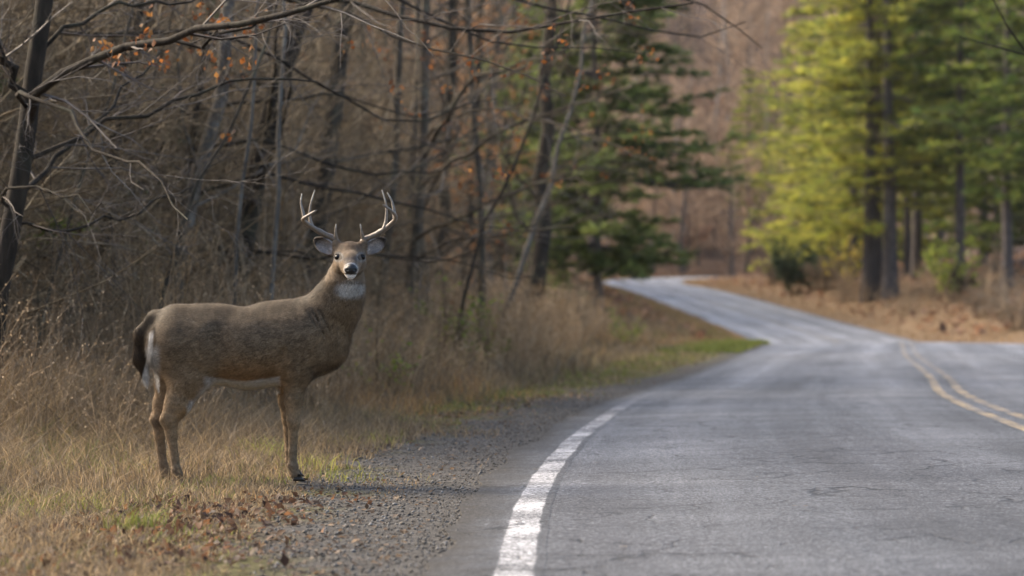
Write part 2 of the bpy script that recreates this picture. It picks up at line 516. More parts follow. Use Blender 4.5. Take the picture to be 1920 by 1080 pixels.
line('edge_line', 3.14, .17, (.62, .62, .64), .62)
line('centre_line', -.112, .15, (.48, .36, .19), .56)
line('centre_line', .112, .15, (.48, .36, .19), .53)
# ------------------------------------------------------------------ plant builders
def grow(P, R, n, t0, t1, ang, lenf, k, rf, wob, lift, rng, minlen=.15, rmin=.0016, absl=None):
    """n children on each parent polyline"""
    M, kk, _ = P.shape
    idx = np.repeat(np.arange(M), n)
    t = (np.tile(np.arange(n), M) + rng.random(M * n)) / n
    t = t0 + (t1 - t0) * t
    f = t * (kk - 1); i = np.minimum(f.astype(int), kk - 2); u = (f - i)[:, None]
    base = P[idx, i] * (1 - u) + P[idx, i + 1] * u
    tan = unit(P[idx, i + 1] - P[idx, i])
    rad = R[idx, i] * (1 - u[:, 0]) + R[idx, i + 1] * u[:, 0]
    L = np.linalg.norm(np.diff(P, axis=1), axis=2).sum(1)[idx]
    rnd = rng.normal(size=(M * n, 3))
    perp = unit(rnd - (rnd * tan).sum(1, keepdims=True) * tan)
    a = np.radians(ang) * (.7 + .6 * rng.random(M * n))[:, None]
    d = unit(np.cos(a) * tan + np.sin(a) * perp)
    ln = np.maximum(L * lenf * (1.1 - .75 * t) * (.5 + rng.random(M * n)), minlen)
    if absl is not None: ln = absl[0] + (absl[1] - absl[0]) * rng.random(M * n)
    pts = [base]
    for j in range(k - 1):
        d = unit(d + wob * rng.normal(size=d.shape) + np.array([0, 0, lift]))
        pts.append(pts[-1] + d * (ln / (k - 1))[:, None])
    P2 = np.stack(pts, 1)
    r0 = np.maximum(rad * rf, rmin)
    R2 = r0[:, None] * np.linspace(1, .28, k)[None, :]
    return P2, np.maximum(R2, rmin * .6)

def leaf_quads(P, size, rng, C, droop=.0):
    """small folded leaves: 4 verts, 2 triangles each"""
    n = len(P)
    a = unit(rng.normal(size=(n, 3)) + np.array([0, 0, -droop]))
    r = rng.normal(size=(n, 3)); b = unit(np.cross(a, r)); c = np.cross(a, b)
    s = (size * (.6 + .8 * rng.random(n)))[:, None] if np.isscalar(size) else size[:, None]
    V = np.stack([P, P + a * s * .5 + b * s * .36 + c * s * .12, P + a * s, P + a * s * .5 - b * s * .36 + c * s * .12], 1)
    q = np.arange(n)[:, None] * 4
    F = np.concatenate([q + [0, 1, 2], q + [0, 2, 3]])
    return V.reshape(-1, 3), F, np.repeat(C, 4, axis=0)

def pick(cols, n, rng, jitter=.18):
    cols = np.asarray(cols)
    c = cols[rng.integers(0, len(cols), n)]
    return c * (1 + jitter * rng.normal(size=(n, 1))).clip(.4, 1.8)

m_bark_grey = mat_bark('bark_grey', (.028, .022, .016), (.110, .088, .064), (.135, .130, .092))
m_bark_dark = mat_bark('bark_dark', (.010, .008, .006), (.048, .036, .025), (.05, .048, .032))
m_bark_pale = mat_bark('bark_pale', (.055, .047, .039), (.175, .155, .132), (.22, .215, .19))
m_bark_pine = mat_bark('bark_pine', (.035, .029, .028), (.135, .115, .108), None, 7, .04)
m_twig = mat_attr('twig_bark', .7, .4, 14, 0, .35)
m_leafdry = mat_attr('dry_leaf', .6, .3, 20, .45, .25)
m_needle = mat_attr('pine_needles', .55, .35, 1.4, .5, .3)
m_needle2 = mat_attr('shrub_leaves', .55, .35, 3, .4, .3)

TWIG = [(0.093, 0.063, 0.034), (0.127, 0.091, 0.050), (0.064, 0.044, 0.024), (0.175, 0.131, 0.076)]

def path_tree(name, path, r0, seed, bark, n1=16, len1=.22, t0=.12, twig_cols=TWIG, leaves=None, taper=.35, lab=None, cat='tree', group=None,
              sub=5, sub2=4, lift=.04, ang=62):
    """a bare tree whose trunk follows PATH (k,3); trunk with its big limbs, crown of twigs, leaves if any still hang"""
    rng = np.random.default_rng(seed)
    path = np.asarray(path, float)
    base = path[0].copy()
    k = 14
    s = np.concatenate([[0], np.cumsum(np.linalg.norm(np.diff(path, axis=0), axis=1))]); q = np.linspace(0, 1, k) ** 1.15 * s[-1]
    P = np.stack([np.interp(q, s, path[:, i]) for i in range(3)], -1) - base
    P[1:-1, :2] += rng.normal(size=(k - 2, 2)) * (r0 * .28 + .012) + np.cumsum(rng.normal(size=(k - 2, 2)) * .02, 0)
    R = r0 * (1 - (1 - taper) * np.linspace(0, 1, k)); R[0] *= 1.45; R[1] *= 1.06
    P[0, 2] -= .15
    root = empty(name, base)
    ta = Acc(); ta.add(*tubes(P[None], R[None], 9))
    B1, r1 = grow(P[None], R[None], n1, t0, .97, ang, len1, 6, .27, .16, lift, rng, .4)
    ta.add(*tubes(B1, r1, 5))
    link('trunk', ta.mesh('trunk', bark, True), root)
    B2, r2 = grow(B1, r1, sub, .15, .95, 48, .5, 4, .5, .2, .02, rng, .25, .003)
    B3, r3 = grow(B2, r2, sub2, .2, .95, 42, .5, 2, .55, .2, .0, rng, .12, .0022)
    ca = Acc()
    for Bp, rr in ((B2, r2), (B3, r3)):
        V, F = tubes(Bp, rr, 3)
        ca.add(V, F, np.repeat(pick(twig_cols, len(Bp), rng), Bp.shape[1] * 3, axis=0))
    link('crown', ca.mesh('crown', m_twig), root)
    if leaves:
        cols, cnt, size = leaves
        tips = B3[:, -1]; tips = np.repeat(tips[rng.integers(0, len(tips), cnt // 5 + 1)], 5, 0)[:cnt] + rng.normal(size=(cnt, 3)) * .06
        V, F, C = leaf_quads(tips, size, rng, pick(cols, cnt, rng), .8)
        o = link('leaves', mesh('leaves', V, F, m_leafdry, C), root); o['kind'] = 'stuff'
    if lab: tag(root, lab, cat, group)
    return root

def gpt(x, y):
    return np.array([x, y, float(ground([x], [y])[0])])

def trunk_path(px_list, Y, height):
    """trunk whose visible part passes through pixels at depth Y; from the ground to HEIGHT"""
    pts = [at(px, py, Y) for px, py in px_list]
    a = pts[0]; b = pts[1]
    d = (b - a) / (b[2] - a[2])
    g0 = float(ground([a[0]], [Y])[0])
    base = a + d * (g0 - a[2]); base[2] = g0
    e = pts[-1]; d2 = (pts[-1] - pts[-2]); d2 = d2 / d2[2]
    d2[0] *= .6
    top = e + d2 * (g0 + height - e[2])
    top[1] += .6
    return [base] + pts[(1 if pts[0][2] < g0 + .1 else 0):] + [top]

# ------------------------------------------------------------------ the trees one can tell apart in the left wood
OR = [(.30, .11, .03), (.20, .07, .022), (.34, .16, .05), (.15, .07, .035)]
T = []
def tree(name, pxs, Y, h, r, seed, bark, lab, **kw):
    return path_tree(name, trunk_path(pxs, Y, h), r, seed, bark, lab=lab, **kw)
tree('bare_tree', [(222, 690), (228, 500), (240, 130)], 26, 13, .13, 11, m_bark_grey, 'thick grey mossy trunk rising straight behind the deer\'s tail', n1=22)
tree('bare_tree', [(190, 560), (196, 400), (222, 200), (250, 80)], 22, 11, .075, 12, m_bark_dark, 'slim near black trunk between the dark left tree and the thick grey trunk', n1=16)
tree('bare_tree', [(312, 640), (322, 530), (365, 330), (405, 180)], 24, 12, .085, 13, m_bark_pale, 'pale grey trunk leaning right above the deer\'s rump', n1=14)
tree('bare_tree', [(345, 560), (352, 300), (372, 120)], 30, 12, .075, 14, m_bark_dark, 'narrow dark trunk just right of the pale leaning trunk', n1=14)
tree('bare_tree', [(425, 590), (470, 340), (520, 180), (570, 30)], 25, 13, .125, 15, m_bark_dark, 'stout black trunk leaning right over the middle of the deer\'s back', n1=16)
tree('bare_tree', [(560, 600), (585, 380), (615, 200), (648, 20)], 31, 14, .14, 16, m_bark_grey, 'broad dark grey trunk rising behind the left antler', n1=18)
tree('bare_tree', [(792, 560), (798, 230), (806, 30)], 38, 15, .15, 17, m_bark_grey, 'grey trunk behind the orange leaves right of the antlers', n1=20)
tree('bare_tree', [(1003, 560), (1012, 380), (1024, 200)], 55, 15, .22, 18, m_bark_dark, 'purplish dark trunk against the left side of the green pine', n1=22)
tree('pale_sapling', [(519, 640), (526, 470), (540, 250)], 21, 6, .028, 19, m_bark_pale, 'thin pale sapling standing straight left of the deer\'s neck', cat='sapling', n1=12)
tree('pale_sapling', [(428, 640), (442, 500), (462, 300)], 20, 6, .022, 20, m_bark_pale, 'thin pale sapling in front of the stout black leaning trunk', cat='sapling', n1=12)
tree('pale_sapling', [(960, 560), (1000, 440), (1040, 330)], 42, 8, .055, 21, m_bark_pale, 'pale sapling slanting right in front of the green pine', cat='sapling', n1=12)
tree('slender_tree', [(715, 640), (724, 400), (742, 100)], 34, 12, .07, 22, m_bark_grey, 'slender grey tree with orange leaves just right of the right antler', n1=22, leaves=(OR, 260, .07), len1=.24)
tree('slender_tree', [(905, 600), (900, 380), (880, 120)], 40, 12, .075, 23, m_bark_grey, 'slender tree hung with orange leaves left of the green pine', n1=26, leaves=(OR, 420, .08), len1=.26)
tree('slender_tree', [(660, 620), (664, 420), (676, 100)], 46, 14, .10, 24, m_bark_grey, 'slender upright tree directly behind the deer\'s head', n1=18)
tree('slender_tree', [(110, 640), (118, 420), (150, 150)], 30, 12, .09, 25, m_bark_dark, 'dark slender tree right of the leftmost trunk', n1=20, leaves=(OR, 120, .06))
tree('bent_sapling', [(280, 700), (285, 560), (330, 400), (392, 290)], 18.5, 4.6, .020, 26, m_bark_grey, 'bent grey sapling arching right above the deer\'s tail', cat='sapling', n1=14)
tree('bent_sapling', [(60, 720), (88, 620), (150, 420), (190, 300)], 17.5, 4.5, .017, 27, m_bark_grey, 'bent sapling arching right at the left edge of the wood', cat='sapling', n1=14)
tree('bent_sapling', [(860, 640), (868, 560), (905, 420), (960, 320)], 30, 6, .03, 28, m_bark_dark, 'dark bent sapling leaning right above the dry weeds', cat='sapling', n1=14)

# the leftmost tree with the long limbs that reach over the deer
def limb(pxs, Y0, Y1, r0, r1, k=12):
    n = len(pxs)
    pts = np.array([at(px, py, Y0 + (Y1 - Y0) * i / (n - 1)) for i, (px, py) in enumerate(pxs)])
    s = np.concatenate([[0], np.cumsum(np.linalg.norm(np.diff(pts, axis=0), axis=1))]); q = np.linspace(0, s[-1], k)
    return np.stack([np.interp(q, s, pts[:, i]) for i in range(3)], -1), np.linspace(r0, r1, k)

def limb_tree(name, trunk, rt, limbs, seed, bark, lab, nt1=9, nt2=5, nt3=4, leaves=None, cat='tree', tw=(.35, 1.1)):
    rng = np.random.default_rng(seed)
    tr = np.array(trunk); base = tr[0].copy()
    root = empty(name, base)
    k = 16
    s = np.concatenate([[0], np.cumsum(np.linalg.norm(np.diff(tr, axis=0), axis=1))]); q = np.linspace(0, s[-1], k)
    P = np.stack([np.interp(q, s, tr[:, i]) for i in range(3)], -1) - base
    R = np.linspace(rt, rt * .55, k); R[0] *= 1.4; P[0, 2] -= .15
    a = Acc(); a.add(*tubes(P[None], R[None], 10)); link('trunk', a.mesh('trunk', bark, True), root)
    LP_ = np.stack([x[0] for x in limbs]) - base; LR = np.stack([x[1] for x in limbs])
    LP_[:, 1:-1] += rng.normal(size=LP_[:, 1:-1].shape) * .026
    for p, r in zip(LP_, LR):
        a = Acc(); a.add(*tubes(p[None], r[None], 8)); link('limb', a.mesh('limb', bark, True), root)
    B1, r1 = grow(LP_, LR, nt1, .08, .98, 42, .3, 5, .45, .14, .0, rng, absl=tw)
    B2, r2 = grow(B1, r1, nt2, .12, .97, 40, .45, 4, .6, .16, .0, rng, .12, .0016)
    B3, r3 = grow(B2, r2, nt3, .2, .97, 38, .45, 3, .6, .16, .0, rng, .06, .0012)
    ca = Acc()
    for Bp, rr in ((B1, r1), (B2, r2), (B3, r3)):
        V, F = tubes(Bp, rr, 3); ca.add(V, F, np.repeat(pick([(.055, .043, .036), (.09, .07, .058), (.13, .11, .095)], len(Bp), rng), Bp.shape[1] * 3, axis=0))
    link('crown', ca.mesh('crown', m_twig), root)
    if leaves:
        cnt, size, keep = leaves
        tips = B3[:, -1]
        ok = keep(tips + base); tips = tips[ok] if ok.any() else tips
        tips = np.repeat(tips[rng.integers(0, len(tips), cnt // 6 + 1)], 6, 0)[:cnt] + rng.normal(size=(cnt, 3)) * .035
        V, F, C = leaf_quads(tips, size, rng, pick(OR, cnt, rng), .9)
        o = link('leaves', mesh('leaves', V, F, m_leafdry, C), root); o['kind'] = 'stuff'
    tag(root, lab, cat)
    return root

Yt = 15.5
g0 = gpt((-30 - 960) * Yt / FPX, Yt)
tr = [g0, at(-5, 560, Yt), at(25, 400, Yt), at(48, 270, Yt), at(55, 180, Yt), at(80, 20, Yt), at(110, -250, Yt), at(140, -700, Yt)]
def orange_zone(p):
    x = 960 + p[:, 0] * FPX / p[:, 1]; y = 600 - (p[:, 2] - CAMZ) * FPX / p[:, 1]
    return ((x > 180) & (x < 520) & (y < 130)) | ((x > 380) & (x < 450) & (y > 150) & (y < 260))
limb_tree('overhanging_tree', tr, .075, [
    limb([(52, 235), (70, 180), (95, 132), (180, 106), (260, 86), (330, 68), (400, 47), (480, 30), (560, 16), (640, 6), (760, -8)], 15.5, 13.6, .034, .012),
    limb([(300, 76), (345, 78), (385, 77), (440, 55), (500, 32), (560, 10), (600, -5)], 14.9, 14.2, .013, .005),
    limb([(60, 215), (30, 158), (60, 172), (130, 225), (200, 275), (270, 320), (320, 370), (352, 412)], 15.5, 13.4, .016, .004),
    limb([(50, 300), (110, 270), (205, 228), (300, 206), (400, 170), (500, 150), (580, 155), (640, 180)], 15.5, 16.5, .018, .005),
    limb([(40, 360), (90, 310), (190, 235), (250, 150), (300, 95)], 15.5, 17, .02, .006),
    limb([(30, 400), (0, 350), (60, 355), (130, 370), (190, 380)], 15.5, 14.6, .012, .004),
    limb([(55, 200), (20, 120), (-40, 60), (-120, 0)], 15.5, 15, .03, .014),
    limb([(70, 100), (110, 60), (200, 20), (320, 5), (420, -20)], 15.5, 16, .016, .006),
    limb([(20, 420), (110, 440), (210, 400), (300, 365), (360, 350)], 15.5, 16.5, .012, .004)],
    51, m_bark_dark, 'leftmost near black tree whose long limbs arch over the deer', leaves=(260, .04, orange_zone), nt1=10)

Yb = 19.0
g1 = gpt((430 - 960) * Yb / FPX - 1.2, Yb + 1)
g1 = gpt(-4.9, 20.5)
tr = [g1, g1 + (.2, -.2, 1.6), g1 + (.5, -.5, 3.4), g1 + (.9, -.8, 5.5), g1 + (1.2, -.8, 8)]
def oz2(p):
    x = 960 + p[:, 0] * FPX / p[:, 1]; y = 600 - (p[:, 2] - CAMZ) * FPX / p[:, 1]
    return (x > 640) & (x < 1230) & (y < 340)
st = g1 + (.55, -.55, 3.7)
def limb3(start, pxs, Y0, Y1, r0, r1, k=14):
    P, R = limb(pxs, Y0, Y1, r0, r1, k)
    pts = np.concatenate([start[None], P]); s = np.concatenate([[0], np.cumsum(np.linalg.norm(np.diff(pts, axis=0), axis=1))]); q = np.linspace(0, s[-1], k)
    return np.stack([np.interp(q, s, pts[:, i]) for i in range(3)], -1), np.linspace(r0 * 1.5, r1, k)
limb_tree('overhanging_tree', tr, .10, [
    limb3(st, [(430, -30), (560, 2), (640, 14), (700, 28), (770, 33), (820, 50), (900, 58), (950, 58), (1030, 50), (1110, 38), (1220, 25), (1300, 5)], 19, 17.5, .022, .007),
    limb3(st, [(430, -20), (560, 5), (640, 14), (720, 60), (800, 92), (900, 118), (990, 140), (1060, 180)], 19, 17, .014, .004),
    limb3(st + (0, 0, .4), [(480, -60), (600, -50), (720, -10), (800, 20), (900, 75), (1000, 95), (1100, 90), (1210, 100)], 19.5, 20, .016, .004),
    limb3(st - (.1, 0, .6), [(400, 60), (500, 80), (600, 165), (690, 215), (780, 225), (860, 210), (930, 185)], 20, 21, .016, .004),
    limb3(st + (0, 0, .6), [(500, -90), (800, -60), (1000, 10), (1150, 40), (1280, 60), (1400, 40)], 20, 22, .018, .005),
    limb3(st + (0, 0, .8), [(600, -90), (900, -50), (1150, -30), (1300, 0), (1380, 45), (1430, 90)], 20, 23, .018, .005)],
    52, m_bark_dark, 'tree whose dark limb runs across the top over the road verge', leaves=(240, .04, oz2), nt1=11, tw=(.4, 1.4))

# low bare branches that cross the wood right of the deer
Yc = 24.0
g2 = gpt(-3.6, 24.5)
tr = [g2, g2 + (.1, 0, .9), g2 + (.25, 0, 2.0), g2 + (.5, -.1, 3.6), g2 + (.6, 0, 5)]
limb_tree('low_branched_tree', tr, .05, [
    limb3(g2 + (.15, 0, 1.1), [(400, 470), (560, 478), (690, 483), (760, 485), (830, 487), (880, 472), (915, 458)], 24, 22, .014, .004),
    limb3(g2 + (.15, 0, 1.0), [(420, 474), (600, 480), (830, 488), (900, 510), (960, 523), (1000, 518)], 24, 22.5, .010, .003),
    limb3(g2 + (.3, 0, 2.1), [(480, 330), (600, 345), (690, 370), (780, 388), (900, 420), (1000, 425), (1080, 418)], 24, 25, .015, .003),
    limb3(g2 + (.35, 0, 2.6), [(500, 260), (600, 300), (700, 330), (800, 320), (900, 300), (985, 280)], 24, 26, .014, .003),
    limb3(g2 + (.4, 0, 3.0), [(560, 180), (640, 170), (720, 210), (800, 215), (880, 200)], 24, 25, .014, .003)],
    53, m_bark_dark, 'low branched tree with bare boughs reaching right behind the deer\'s head', nt1=8)

Yd = 34.0
g3 = gpt(-1.6, 35)
tr = [g3, g3 + (.1, 0, 1.2), g3 + (.3, 0, 3.0), g3 + (.35, 0, 5.5), g3 + (.5, 0, 9)]
limb_tree('low_branched_tree', tr, .09, [
    limb3(g3 + (.3, 0, 2.8), [(840, 310), (915, 258), (1000, 225), (1090, 195), (1170, 165), (1210, 150)], 34, 31, .03, .006),
    limb3(g3 + (.3, 0, 3.2), [(830, 240), (870, 152), (930, 132), (994, 114), (1080, 100)], 34, 32, .032, .008),
    limb3(g3 + (.2, 0, 2.0), [(830, 420), (950, 370), (1050, 330), (1130, 345), (1230, 290)], 34, 31, .02, .004),
    limb3(g3 + (.2, 0, 1.7), [(840, 450), (960, 440), (1060, 430), (1120, 410), (1190, 370)], 34, 31, .018, .004),
    limb3(g3 + (.3, 0, 3.4), [(860, 210), (960, 205), (1060, 235), (1150, 270), (1220, 300)], 34, 30, .018, .004)],
    54, m_bark_grey, 'grey tree whose bare boughs cross in front of the green pine', nt1=9, tw=(.5, 1.6), leaves=(130, .05, oz2))

# the tree beside the road on the right: only its bough ends reach into the picture
g4 = gpt(9.4, 21.0)
tr = [g4, g4 + (0, 0, 2), g4 + (-.1, 0, 4), g4 + (0, 0, 7), g4 + (.2, 0, 10)]
limb_tree('roadside_tree', tr, .12, [
    limb3(g4 + (-.1, 0, 3.6), [(2300, 60), (2100, 90), (1960, 112), (1895, 115), (1868, 103), (1840, 75), (1800, 68)], 21, 20, .03, .004),
    limb3(g4 + (-.1, 0, 3.8), [(2250, 40), (2050, 80), (1925, 110), (1885, 75), (1865, 20), (1850, -30)], 21, 20, .026, .005),
    limb3(g4 + (-.1, 0, 3.0), [(2300, 160), (2150, 165), (2030, 180), (1950, 215), (1900, 240)], 21, 20, .022, .003)],
    55, m_bark_dark, 'right hand roadside tree with dark bough tips hanging in at the top corner', nt1=6, nt2=4, nt3=3, tw=(.3, .8))

# ------------------------------------------------------------------ the rest of the left wood: trees that nothing tells apart
protos = []
rngW = np.random.default_rng(99)
for i in range(7):
    h = rngW.uniform(11, 16); ln = rngW.normal() * .5 + .9
    path = [(0, 0, 0), (ln * .25, 0, h * .3), (ln * .6, rngW.normal() * .2, h * .6), (ln, rngW.normal() * .4, h)]
    p = path_tree('woodland_tree', path, rngW.uniform(.075, .15), 200 + i, (m_bark_grey, m_bark_dark, m_bark_grey, m_bark_pale, m_bark_dark, m_bark_grey, m_bark_grey)[i],
                  n1=34, len1=.17, t0=.06, sub=6, sub2=5, leaves=(([(.36, .165, .06), (.26, .12, .05), (.40, .21, .09)], 800, .09) if i in (1, 3, 5) else None))
    protos.append(p)
spots = []
tries = 0
while len(spots) < 130 and tries < 20000:
    tries += 1
    y = 29 + 90 * rngW.random() ** .8
    xl = -0.235 * y - 1.5
    x = rngW.uniform(xl, np.interp(y, CL[:, 1][:540], CL[:, 0][:540]) - 9 - .04 * y)
    if all((x - a) ** 2 + (y - b) ** 2 > (.8 + y * .012) ** 2 for a, b in spots):
        spots.append((x, y))
for i, (x, y) in enumerate(spots):
    o = protos[i % 7] if i < 7 else copy_tree(protos[i % 7])
    o.location = gpt(x, y)
    o.rotation_euler = (0, 0, rngW.uniform(-.5, .5) if i % 3 else rngW.uniform(0, 6.28))
    sc = rngW.uniform(.75, 1.25); o.scale = (sc, sc, sc)
    tag(o, 'bare grey brown tree crowded among others deep in the left wood', 'tree', 'bare trees of the left wood')

# twiggy understorey saplings, alike
def twiggy(h, r0, seed, cols, ns=40, n2=7, n3=6):
    rng = np.random.default_rng(seed)
    root = empty('twiggy_sapling')
    k = 8
    P = np.zeros((1, k, 3)); P[0, :, 2] = np.linspace(-.1, h, k); P[0, 1:, :2] += np.cumsum(rng.normal(size=(k - 1, 2)) * .07 + [.07, 0], 0)
    R = (r0 * np.linspace(1, .3, k))[None]
    t = Acc(); V, F = tubes(P, R, 5); t.add(V, F, np.array(cols[0])); link('trunk', t.mesh('trunk', m_twig, True), root)
    B, rb = grow(P, R, ns, .04, .98, 60, .30, 5, .42, .17, .03, rng, .35, .0045)
    B2, r2 = grow(B, rb, n2, .12, .98, 46, .42, 3, .6, .2, .02, rng, .16, .0034)
    B3, r3 = grow(B2, r2, n3, .15, .98, 44, .5, 2, .65, .2, .0, rng, .07, .0028)
    a = Acc()
    for Bp, rr in ((B, rb), (B2, r2), (B3, r3)):
        V, F = tubes(Bp, rr, 3); a.add(V, F, np.repeat(pick(cols, len(Bp), rng, .25), Bp.shape[1] * 3, 0))
    link('crown', a.mesh('crown', m_twig), root)
    return root
TC = [(0.143, 0.102, 0.057), (0.106, 0.073, 0.040), (0.201, 0.148, 0.086), (0.286, 0.219, 0.134), (0.074, 0.052, 0.029)]
TC2 = [(0.164, 0.110, 0.062), (0.122, 0.083, 0.046), (0.212, 0.149, 0.088), (0.265, 0.194, 0.118)]
tw = [twiggy(h, r, 230 + i, TC if i < 3 else TC2) for i, (h, r) in enumerate(((3.0, .022), (4.2, .03), (3.5, .026), (4.0, .03), (5.0, .034)))]
rt_ = np.random.default_rng(171)
sp2 = []
tries = 0
while len(sp2) < 290 and tries < 30000:
    tries += 1
    y = (16.5 + 26 * rt_.random()) if len(sp2) < 170 else (34 + 74 * rt_.random())
    xr = np.interp(y, CL[:540, 1], CL[:540, 0]) - 3.42 - np.interp(y, [16, 36, 60, 110], [4.3, 5.0, 9.0, 13.0]); xl = -.222 * y - 1.2
    if xr < xl: continue
    x = rt_.uniform(xl, xr)
    if all((x - a) ** 2 + (y - b) ** 2 > (.28 + y * .006) ** 2 for a, b in sp2): sp2.append((x, y))
for i, (x, y) in enumerate(sp2):
    kk = (i % 3) if y < 42 else 3 + i % 2
    if kk < len(tw) and 'label' not in tw[kk]: o = tw[kk]
    else: o = copy_tree(tw[kk])
    o.location = gpt(x, y); o.rotation_euler = (0, 0, rt_.uniform(-.9, .9)); s_ = rt_.uniform(.7, 1.35) * (1 + y / 160); o.scale = (s_, s_, s_)
    tag(o, 'thin bare twiggy sapling in the undergrowth of the left wood' if kk < 3 else 'thin brown twiggy sapling in the far undergrowth along the road', 'sapling',
        'twiggy saplings of the left wood' if kk < 3 else 'twiggy saplings along the far left verge')

# bare trees on the hillsides beyond, alike
def far_tree(seed, cols):
    rng = np.random.default_rng(seed)
    root = empty('hillside_tree')
    h = rng.uniform(13, 18); k = 6
    P = np.zeros((1, k, 3)); P[0, :, 2] = np.linspace(-.4, h, k); P[0, 1:, :2] += np.cumsum(rng.normal(size=(k - 1, 2)) * .22, 0)
    R = (.016 * h * np.linspace(1.1, .12, k))[None]
    t = Acc(); V, F = tubes(P, R, 6); t.add(V, F, np.array(((.07, .052, .042), (.30, .26, .22), (.12, .09, .07))[seed % 3])); link('trunk', t.mesh('trunk', m_twig, True), root)
    B, rb = grow(P, R, 34, .1, .98, 50, .27, 4, .42, .15, .05, rng, 1.0, .030)
    B2, r2 = grow(B, rb, 7, .15, 1, 46, .45, 3, .5, .17, .03, rng, .5, .024)
    B3, r3 = grow(B2, r2, 5, .2, 1, 44, .5, 2, .6, .15, .02, rng, .3, .020)
    a = Acc()
    for Bp, rr in ((B, rb), (B2, r2), (B3, r3)):
        V, F = tubes(Bp, rr, 3); a.add(V, F, np.repeat(pick(cols, len(Bp), rng, .25), Bp.shape[1] * 3, 0))
    link('crown', a.mesh('crown', m_twig), root)
    return root
FC = [(0.484, 0.323, 0.202), (0.356, 0.235, 0.147), (0.586, 0.411, 0.270), (0.191, 0.129, 0.082)]
ft = [far_tree(260 + i, FC) for i in range(5)]
rf_ = np.random.default_rng(181)
def place_far(n, y0, y1, a0, a1, lab, group, mind):
    pts = []; tries = 0
    while len(pts) < n and tries < 20000:
        tries += 1
        y = rf_.uniform(y0, y1); x = rf_.uniform(a0, a1) * y
        if abs(road_coord([x], [y])[0][0]) < 10: continue
        if all((x - a) ** 2 + (y - b) ** 2 > mind ** 2 for a, b in pts): pts.append((x, y))
    for i, (x, y) in enumerate(pts):
        q = ft[i % 5]
        o = q if 'label' not in q else copy_tree(q)
        o.location = gpt(x, y); o.rotation_euler = (0, 0, rf_.uniform(0, 6.28)); s_ = rf_.uniform(.7, 1.2); o.scale = (s_, s_, s_ * rf_.uniform(.9, 1.15))
        tag(o, lab, 'tree', group)
place_far(150, 112, 235, -.24, .055, 'bare brown tree on the hillside behind the left wood', 'bare trees on the left hillside', 3.0)
place_far(170, 218, 370, .02, .19, 'bare pinkish brown tree on the far slope at the head of the road', 'bare trees on the far slope', 3.4)

